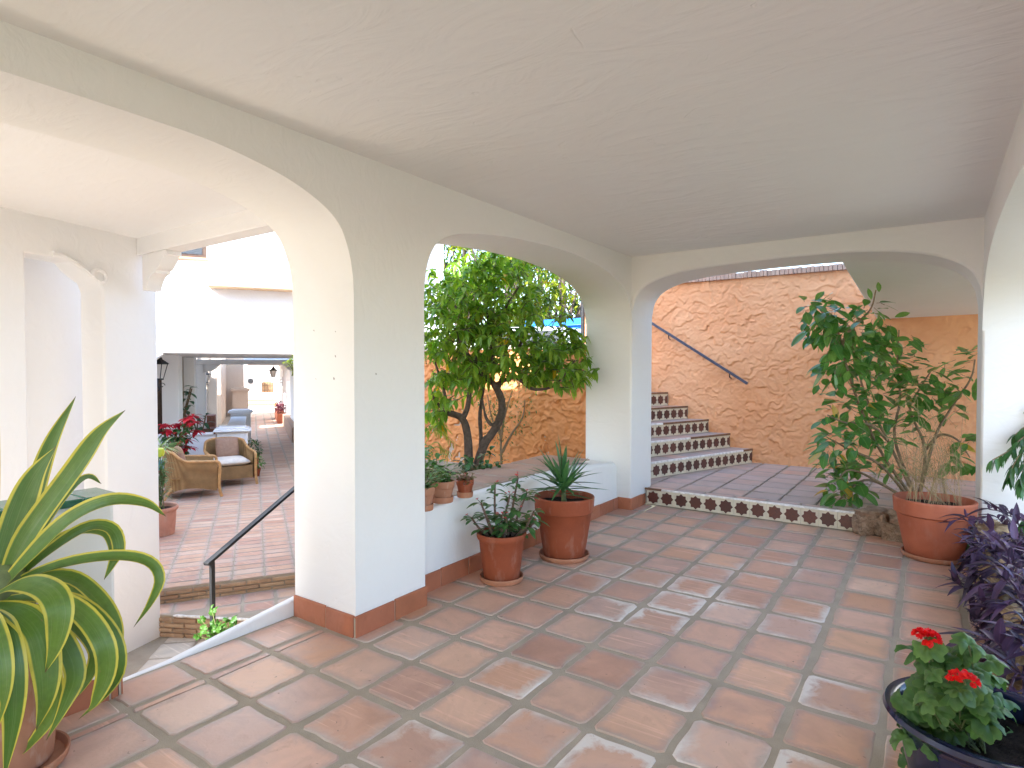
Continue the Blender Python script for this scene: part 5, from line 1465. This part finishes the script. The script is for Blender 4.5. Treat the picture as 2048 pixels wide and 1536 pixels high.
pc_ = W(-1.42, 12.5, -.66)
po = thing('poinsettia', 'tall red poinsettia standing behind the sideways wicker chair', 'potted plant', pc_)
pot(po, pc_, .17, .13, .30, .05, POT, None, .04, False)
s, lf, rf = MB(), MB(), MB()
HEADS = [(335, 862), (352, 850), (376, 838), (388, 846), (366, 866), (345, 876), (372, 880), (392, 862), (376, 895), (362, 850), (330, 850), (386, 832), (368, 900), (354, 866)]
for px, py in HEADS:
    c = P(px, py, 11.1 + rnd.uniform(-.2, .2)); b = pc_ + Vector((rnd.uniform(-.06, .06), rnd.uniform(-.06, .06), .26))
    q = spline([b, b.lerp(c, .6) + Vector((0, 0, .03)), c], 9); s.tube(q, .006, 5, False)
    for k in range(16):
        d = rdir(-.25, .55); leaf(rf, c, d, (0, 0, 1), rnd.uniform(.11, .20), rnd.uniform(.055, .08), .4, .2, 4)
    for k in range(9):
        d = rdir(-.4, .3); leaf(lf, q[3 + int(rnd.random() * 5)], d, (0, 0, 1), rnd.uniform(.1, .17), .07, .5, .2, 4)
s.build('stems', STEMG, po); lf.build('leaves', DG, po, angle=180)
rf.build('bracts', m_leaf('poinsettia_bract', (.40, .008, .02), (.62, .02, .03), None, .5, .25), po, angle=180)
sk = thing('spiky_plant', 'pale spiky leaved plant under the poinsettia', 'plant', W(-1.5, 10.2, -.66))
m = MB(); cc = P(322, 893, 9.2)
m.tube([Vector(sk.location), cc], .02, 6)
for i in range(40):
    d = rdir(-.2, .8); leaf(m, cc, d, (0, 0, 1), rnd.uniform(.25, .42), .022, .3, .3, 5)
m.build('leaves', m_leaf('pale_spike', (.14, .25, .07), (.30, .40, .14), None, .4, .25), sk, angle=180)
# round shrubs beside the parapet pier
def ball_plant(label, r, c, R, h, mat, n=260):
    l = W(r, c, -.66); t = thing('potted_shrub', label, 'potted plant', l, 0, 'potted shrubs beside the parapet pier')
    pot(t, l, R * .62, R * .45, h, .05, POT, None, .03, False, n=24)
    m = MB(); cc = l + Vector((0, 0, h + R * .7))
    for i in range(n):
        d = rdir(); k = R * rnd.uniform(.5, 1.0); leaf(m, cc + d * k, (d + rdir() * .7).normalized(), (0, 0, 1), rnd.uniform(.05, .08), .035, .3, .2, 3)
    m.build('leaves', mat, t, angle=180)
ball_plant('round dark green shrub in a pot beside the parapet pier', -.03, 13.75, .20, .33, DG)
ball_plant('looser paler plant in a low pot, nearer the chair than the round shrub', .02, 13.05, .15, .16, SMG, 140)
# planter of dark red flowers along the corridor
tp = thing('flower_trough', 'long clay trough of dark red plants on the corridor floor', 'planter', W(.98, 27, -.66))
m = MB(MW).box(.84, 25.6, -.66, 1.15, 28.6, -.28); m.build('trough', POT_RED, tp, bevel=.02)
m = MB()
for i in range(420):
    leaf(m, W(rnd.uniform(.82, 1.16), rnd.uniform(25.8, 28.4), -.28 + rnd.uniform(0, .35)), rdir(-.1, 1), (0, 0, 1), rnd.uniform(.08, .15), .05, .4, .2, 3)
m.build('leaves', m_leaf('dark_red_leaf', (.09, .012, .03), (.22, .03, .06), None, .5, .2), tp, angle=180)
# patio plants behind the parapet
def tall_plant(label, r, c, h, n, mat, name='patio_plant'):
    l = W(r, c, -.66); t = thing(name, label, 'potted plant', l)
    pot(t, l, .2, .15, .3, .05, POT, None, .03, False, n=24)
    s, m = MB(), MB()
    for k in range(3):
        q = spline([l + Vector((0, 0, .25)), l + Vector((rnd.uniform(-.1, .1), rnd.uniform(-.1, .1), h * .5)), l + Vector((rnd.uniform(-.25, .25), rnd.uniform(-.25, .25), h * rnd.uniform(.8, 1)))], 12)
        s.tube(q, .016, 6)
        for i in range(n // 3):
            leaf(m, q[3 + int(rnd.random() * 9)] + rdir() * .05, rdir(-.4, .6), (0, 0, 1), rnd.uniform(.14, .24), rnd.uniform(.08, .12), .4, .2, 4)
    s.build('stems', STEMB, t); m.build('leaves', mat, t, angle=180)
BLG = m_leaf('bluish_leaf', (.045, .12, .07), (.10, .20, .11), None, .4, .25)
tall_plant('tall big leaved plant on pale stems behind the parapet', -1.55, 16.6, 1.75, 75, BLG)
tall_plant('lower bluish plant to the right, behind the parapet rail', -1.20, 15.6, 1.1, 50, BLG)
bs = thing('brick_planter', 'reddish stepped brick planters behind the patio plants', 'planter', W(-1.3, 18, -.66))
for i, (r0, r1, c0, h) in enumerate(((-1.75, -.95, 17.9, .55), (-1.55, -1.0, 18.6, .85))):
    q = MB().box(r0, c0, -.66, r1, c0 + .6, -.66 + h).build('tier', m_simple('red_brick', (.24, .10, .065), .85, .4, 16, .5), bs, bevel=.01); q.data.transform(MW)
# pale blossom by the pier edge
bush('yellow green blossoming sprig beside the pier, above the corridor', 'flowering_branch', 588, 728, 5.2, 60, .10, m_leaf('lit_leaf', (.25, .40, .05), (.50, .60, .15), None, .5, .4), 'branch', (.05, .09), .4)
# ================================================================ street above the garden wall
FARL = m_leaf('sunny_leaf', (.16, .22, .02), (.38, .42, .05), None, .5, .45, None, False, .2)
FARD = m_leaf('pine_leaf', (.03, .07, .025), (.07, .12, .03), None, .6, .25, None, False, .2)
g = MB().slab([(-9, 9.1), (8, 9.1), (8, 40), (-30, 40), (-30, 25), (-13.2, 14.2), (-9.6, 11.5)], .3, .95)
tag(g.build('street', m_simple('asphalt', (.10, .095, .09), .9, .2, 6), smooth=False), kind='structure')
b = MB().slab([(-9.0, 6.95), (-4.73, 6.95), (-4.73, 9.09), (-11, 9.09)], .3, .94)
tag(b.build('pavement', m_simple('paving', (.30, .25, .22), .9, .2, 6), smooth=False), kind='structure')
rf_ = random.Random(77)
def far_tree(label, x, y, h, R, n, mat, L=.3, z0=.95, low=.25, first={}):
    t = thing('street_tree', label, 'tree', (x, y, z0), 0, 'trees beyond the garden wall')
    s, m = MB(), MB()
    s.tube(spline([(x, y, z0), (x + .1, y, z0 + h * .4), (x, y + .1, z0 + h * .85)], 10), [.16 - .012 * i for i in range(10)], 8)
    tips = []
    for i in range(16):
        a = rf_.uniform(0, 6.3); zz = z0 + h * rf_.uniform(low, 1); e = Vector((x + math.cos(a) * R * rf_.uniform(.3, .95), y + math.sin(a) * R * rf_.uniform(.3, .95), zz))
        s.tube([(x, y, z0 + h * low * .8), e], [.06, .015], 6, False); tips.append(e)
    for i in range(n):
        e = rf_.choice(tips); c = e + rdir(r=rf_) * rf_.uniform(.1, R * .45)
        leaf(m, c, rdir(-.8, .5, rf_), (0, 0, 1), L * rf_.uniform(.6, 1.2), L * .34, .4, .2, 3)
    s.build('trunk', BARK, t); m.build('crown', mat, t, angle=180)
for lab, px, Z, h, R, n, mt, L in (
        ('sunlit yellow green tree beyond the garden wall, right of the citrus crown', 1120, 19, 5.2, 2.5, 3400, FARL, .24),
        ('sunlit yellow tree straight behind the citrus crown', 1010, 21, 6.2, 2.9, 3200, FARL, .26),
        ('darker pine tree behind the sunlit trees', 1075, 29, 10.0, 4.2, 3200, FARD, .4),
        ('tall dark tree just left of the yellow ones', 925, 24, 9.0, 3.2, 2600, FARD, .35),
        ('dull green tree at the far right above the pole', 1165, 30, 8.0, 3.4, 2400, FARL, .35)):
    q_ = P(px, 740, Z); far_tree(lab, q_.x, q_.y, h, R, n, mt, L)
pl_ = thing('street_pole', 'thin dark metal pole rising beside the end of the tall orange wall', 'pole', (-4.60, 8.6, 1.0))
MB().tube([(-4.60, 8.60, 1.3), (-4.60, 8.60, 4.6)], .035, 10).build('shaft', IRON, pl_)
MB().lathe([(0, 0), (.08, 0), (.08, .015), (.05, .03), (0, .03)], (-4.60, 8.60, 1.30), 14).build('base', IRON, pl_)
# blue container and a parked car
q_ = P(1122, 700, 13.2); bx, by, bz = q_.x, q_.y, .95
BLU = m_simple('blue_container_paint', (.02, .15, .50), .4, .15, 5)
bc = thing('waste_container', 'bright blue ribbed container on the street above the garden wall', 'container', (bx, by, bz))
MB().prism([(-.9, .2), (.9, .2), (1.0, 1.45), (-1.0, 1.45)], lambda a, z: (bx + a, by, bz + z), lambda a, z: (bx + a, by + .9, bz + z)).build('body', BLU, bc, bevel=.03)
m = MB()
for i in range(8): m.box(bx - .85 + i * .23, by - .04, bz + .3, bx - .77 + i * .23, by - .001, bz + 1.4)
m.build('ribs', BLU, bc)
MB().prism([(-.08, 1.452), (1.0, 1.452), (.9, 1.62), (.1, 1.62)], lambda a, z: (bx - 1.05, by + a, bz + z), lambda a, z: (bx + 1.05, by + a, bz + z)).build('lid', BLU, bc, bevel=.03)
for x in (-.7, .7): MB().tube([(bx + x - .04, by + .3, bz + .1), (bx + x + .04, by + .3, bz + .1)], .1, 14).build('wheel', IRON, bc)
car = thing('parked_car', 'pale car parked on the street, glimpsed through the citrus leaves', 'car', (-6.6, 10.3, .95))
CARP = Nt('pale_car_paint').fin((.62, .66, .70), .25, None, .5)
body = [(-2.1, .28), (2.1, .28), (2.15, .62), (2.0, .80), (1.1, .90), (.5, 1.36), (-.95, 1.40), (-1.75, .95), (-2.15, .85), (-2.2, .5)]
cx, cy, cz = -6.6, 10.3, .95
m = MB().prism(body, lambda a, z: (cx + a, cy, cz + z), lambda a, z: (cx + a, cy + 1.7, cz + z)); m.build('body', CARP, car, bevel=.07, segs=3)
for sd, yy in ((-1, cy - .004), (1, cy + 1.704)):
    m = MB().prism([(-1.5, .95), (.95, .93), (.45, 1.28), (-.9, 1.31)], lambda a, z: (cx + a, yy - .004, cz + z), lambda a, z: (cx + a, yy + .004, cz + z)); m.build('window', GLASSM, car)
for a in (-1.35, 1.35):
    for yy in (cy + .02, cy + 1.5):
        w_ = MB().tube([(cx + a, yy - .03, cz + .32), (cx + a, yy + .21, cz + .32)], .32, 24).build('wheel', m_simple('tyre', (.02, .02, .02), .8), car)
        MB().tube([(cx + a, yy - .045, cz + .32), (cx + a, yy - .031, cz + .32)], .19, 18).build('rim', m_simple('rim', (.4, .4, .42), .3, metal=.8), w_)
for yy in (cy + .25, cy + 1.3): MB().box(cx + 2.12, yy, cz + .60, cx + 2.17, yy + .2, cz + .72).build('headlight', m_simple('lamp', (.6, .6, .6), .2), car)
# open ground all round, so nothing ends in a void
g = MB().slab([(-60, -60), (80, -60), (80, 9), (-60, 9)], -1.6, -1.25)
g.slab([(-60, 38.5), (80, 38.5), (80, 90), (-60, 90)], -1.6, -1.25); g.slab([(8.05, 9), (80, 9), (80, 38.4), (8.05, 38.4)], -1.6, .5)
tag(g.build('ground', m_simple('dry_ground', (.30, .23, .17), .95, .2, 2), smooth=False), kind='structure')
g = MB().slab([(1.21, -12), (9, -12), (9, 2.85), (1.21, 2.85)], -.4, -.02); g.slab([(3.02, 2.86), (9, 2.86), (9, 8.7), (3.02, 8.7)], -.4, -.02)
tag(g.build('courtyard', m_simple('shaded_garden', (.09, .12, .06), .95, .3, 4), smooth=False), kind='structure')

# ================================================================ camera, sky, sun
cd = bpy.data.cameras.new('camera'); co = bpy.data.objects.new('camera', cd); COL.objects.link(co)
cd.sensor_fit = 'HORIZONTAL'; cd.sensor_width = 36; cd.lens = 36 * FPX / 2048; cd.clip_start = .05; cd.clip_end = 500
co.location = (0, 0, HC); co.rotation_euler = (PI / 2 - PITCH, 0, YAW)
SC.camera = co
SUN_EL, SUN_AZ = math.radians(35), (.0, -1.0)          # direction towards the sun on the ground
sh_ = Vector((SUN_AZ[0], SUN_AZ[1], 0)).normalized()
w = bpy.data.worlds.new('World'); SC.world = w; w.use_nodes = True
nt = w.node_tree; bg = nt.nodes['Background']
sky = nt.nodes.new('ShaderNodeTexSky'); sky.sky_type = 'NISHITA'; sky.sun_disc = False
sky.sun_elevation = SUN_EL; sky.sun_rotation = math.atan2(sh_.x, sh_.y); sky.air_density = 1.0; sky.dust_density = .6; sky.ozone_density = 2.0
nt.links.new(sky.outputs[0], bg.inputs[0]); bg.inputs[1].default_value = .15
sd_ = bpy.data.lights.new('sun', 'SUN'); sd_.energy = 3.6; sd_.angle = math.radians(.5); sd_.color = (1, .98, .945)
so_ = bpy.data.objects.new('sun', sd_); COL.objects.link(so_)
dirv = sh_ * math.cos(SUN_EL) + Vector((0, 0, math.sin(SUN_EL)))
so_.rotation_euler = dirv.to_track_quat('Z', 'Y').to_euler(); so_.location = (0, 0, 20)
SC.view_settings.view_transform = 'Standard'; SC.view_settings.look = 'None'
SC.view_settings.exposure = 2.6; SC.view_settings.gamma = 1
SC.render.engine = 'CYCLES'
cy_ = SC.cycles; cy_.max_bounces = 12; cy_.diffuse_bounces = 8; cy_.glossy_bounces = 4; cy_.transmission_bounces = 6; cy_.transparent_max_bounces = 8
cy_.sample_clamp_indirect = 6; cy_.use_denoising = True
try: cy_.denoiser = 'OPENIMAGEDENOISE'
except Exception: pass
cy_.use_adaptive_sampling = True; cy_.adaptive_threshold = .015
cy_.caustics_reflective = False; cy_.caustics_refractive = False
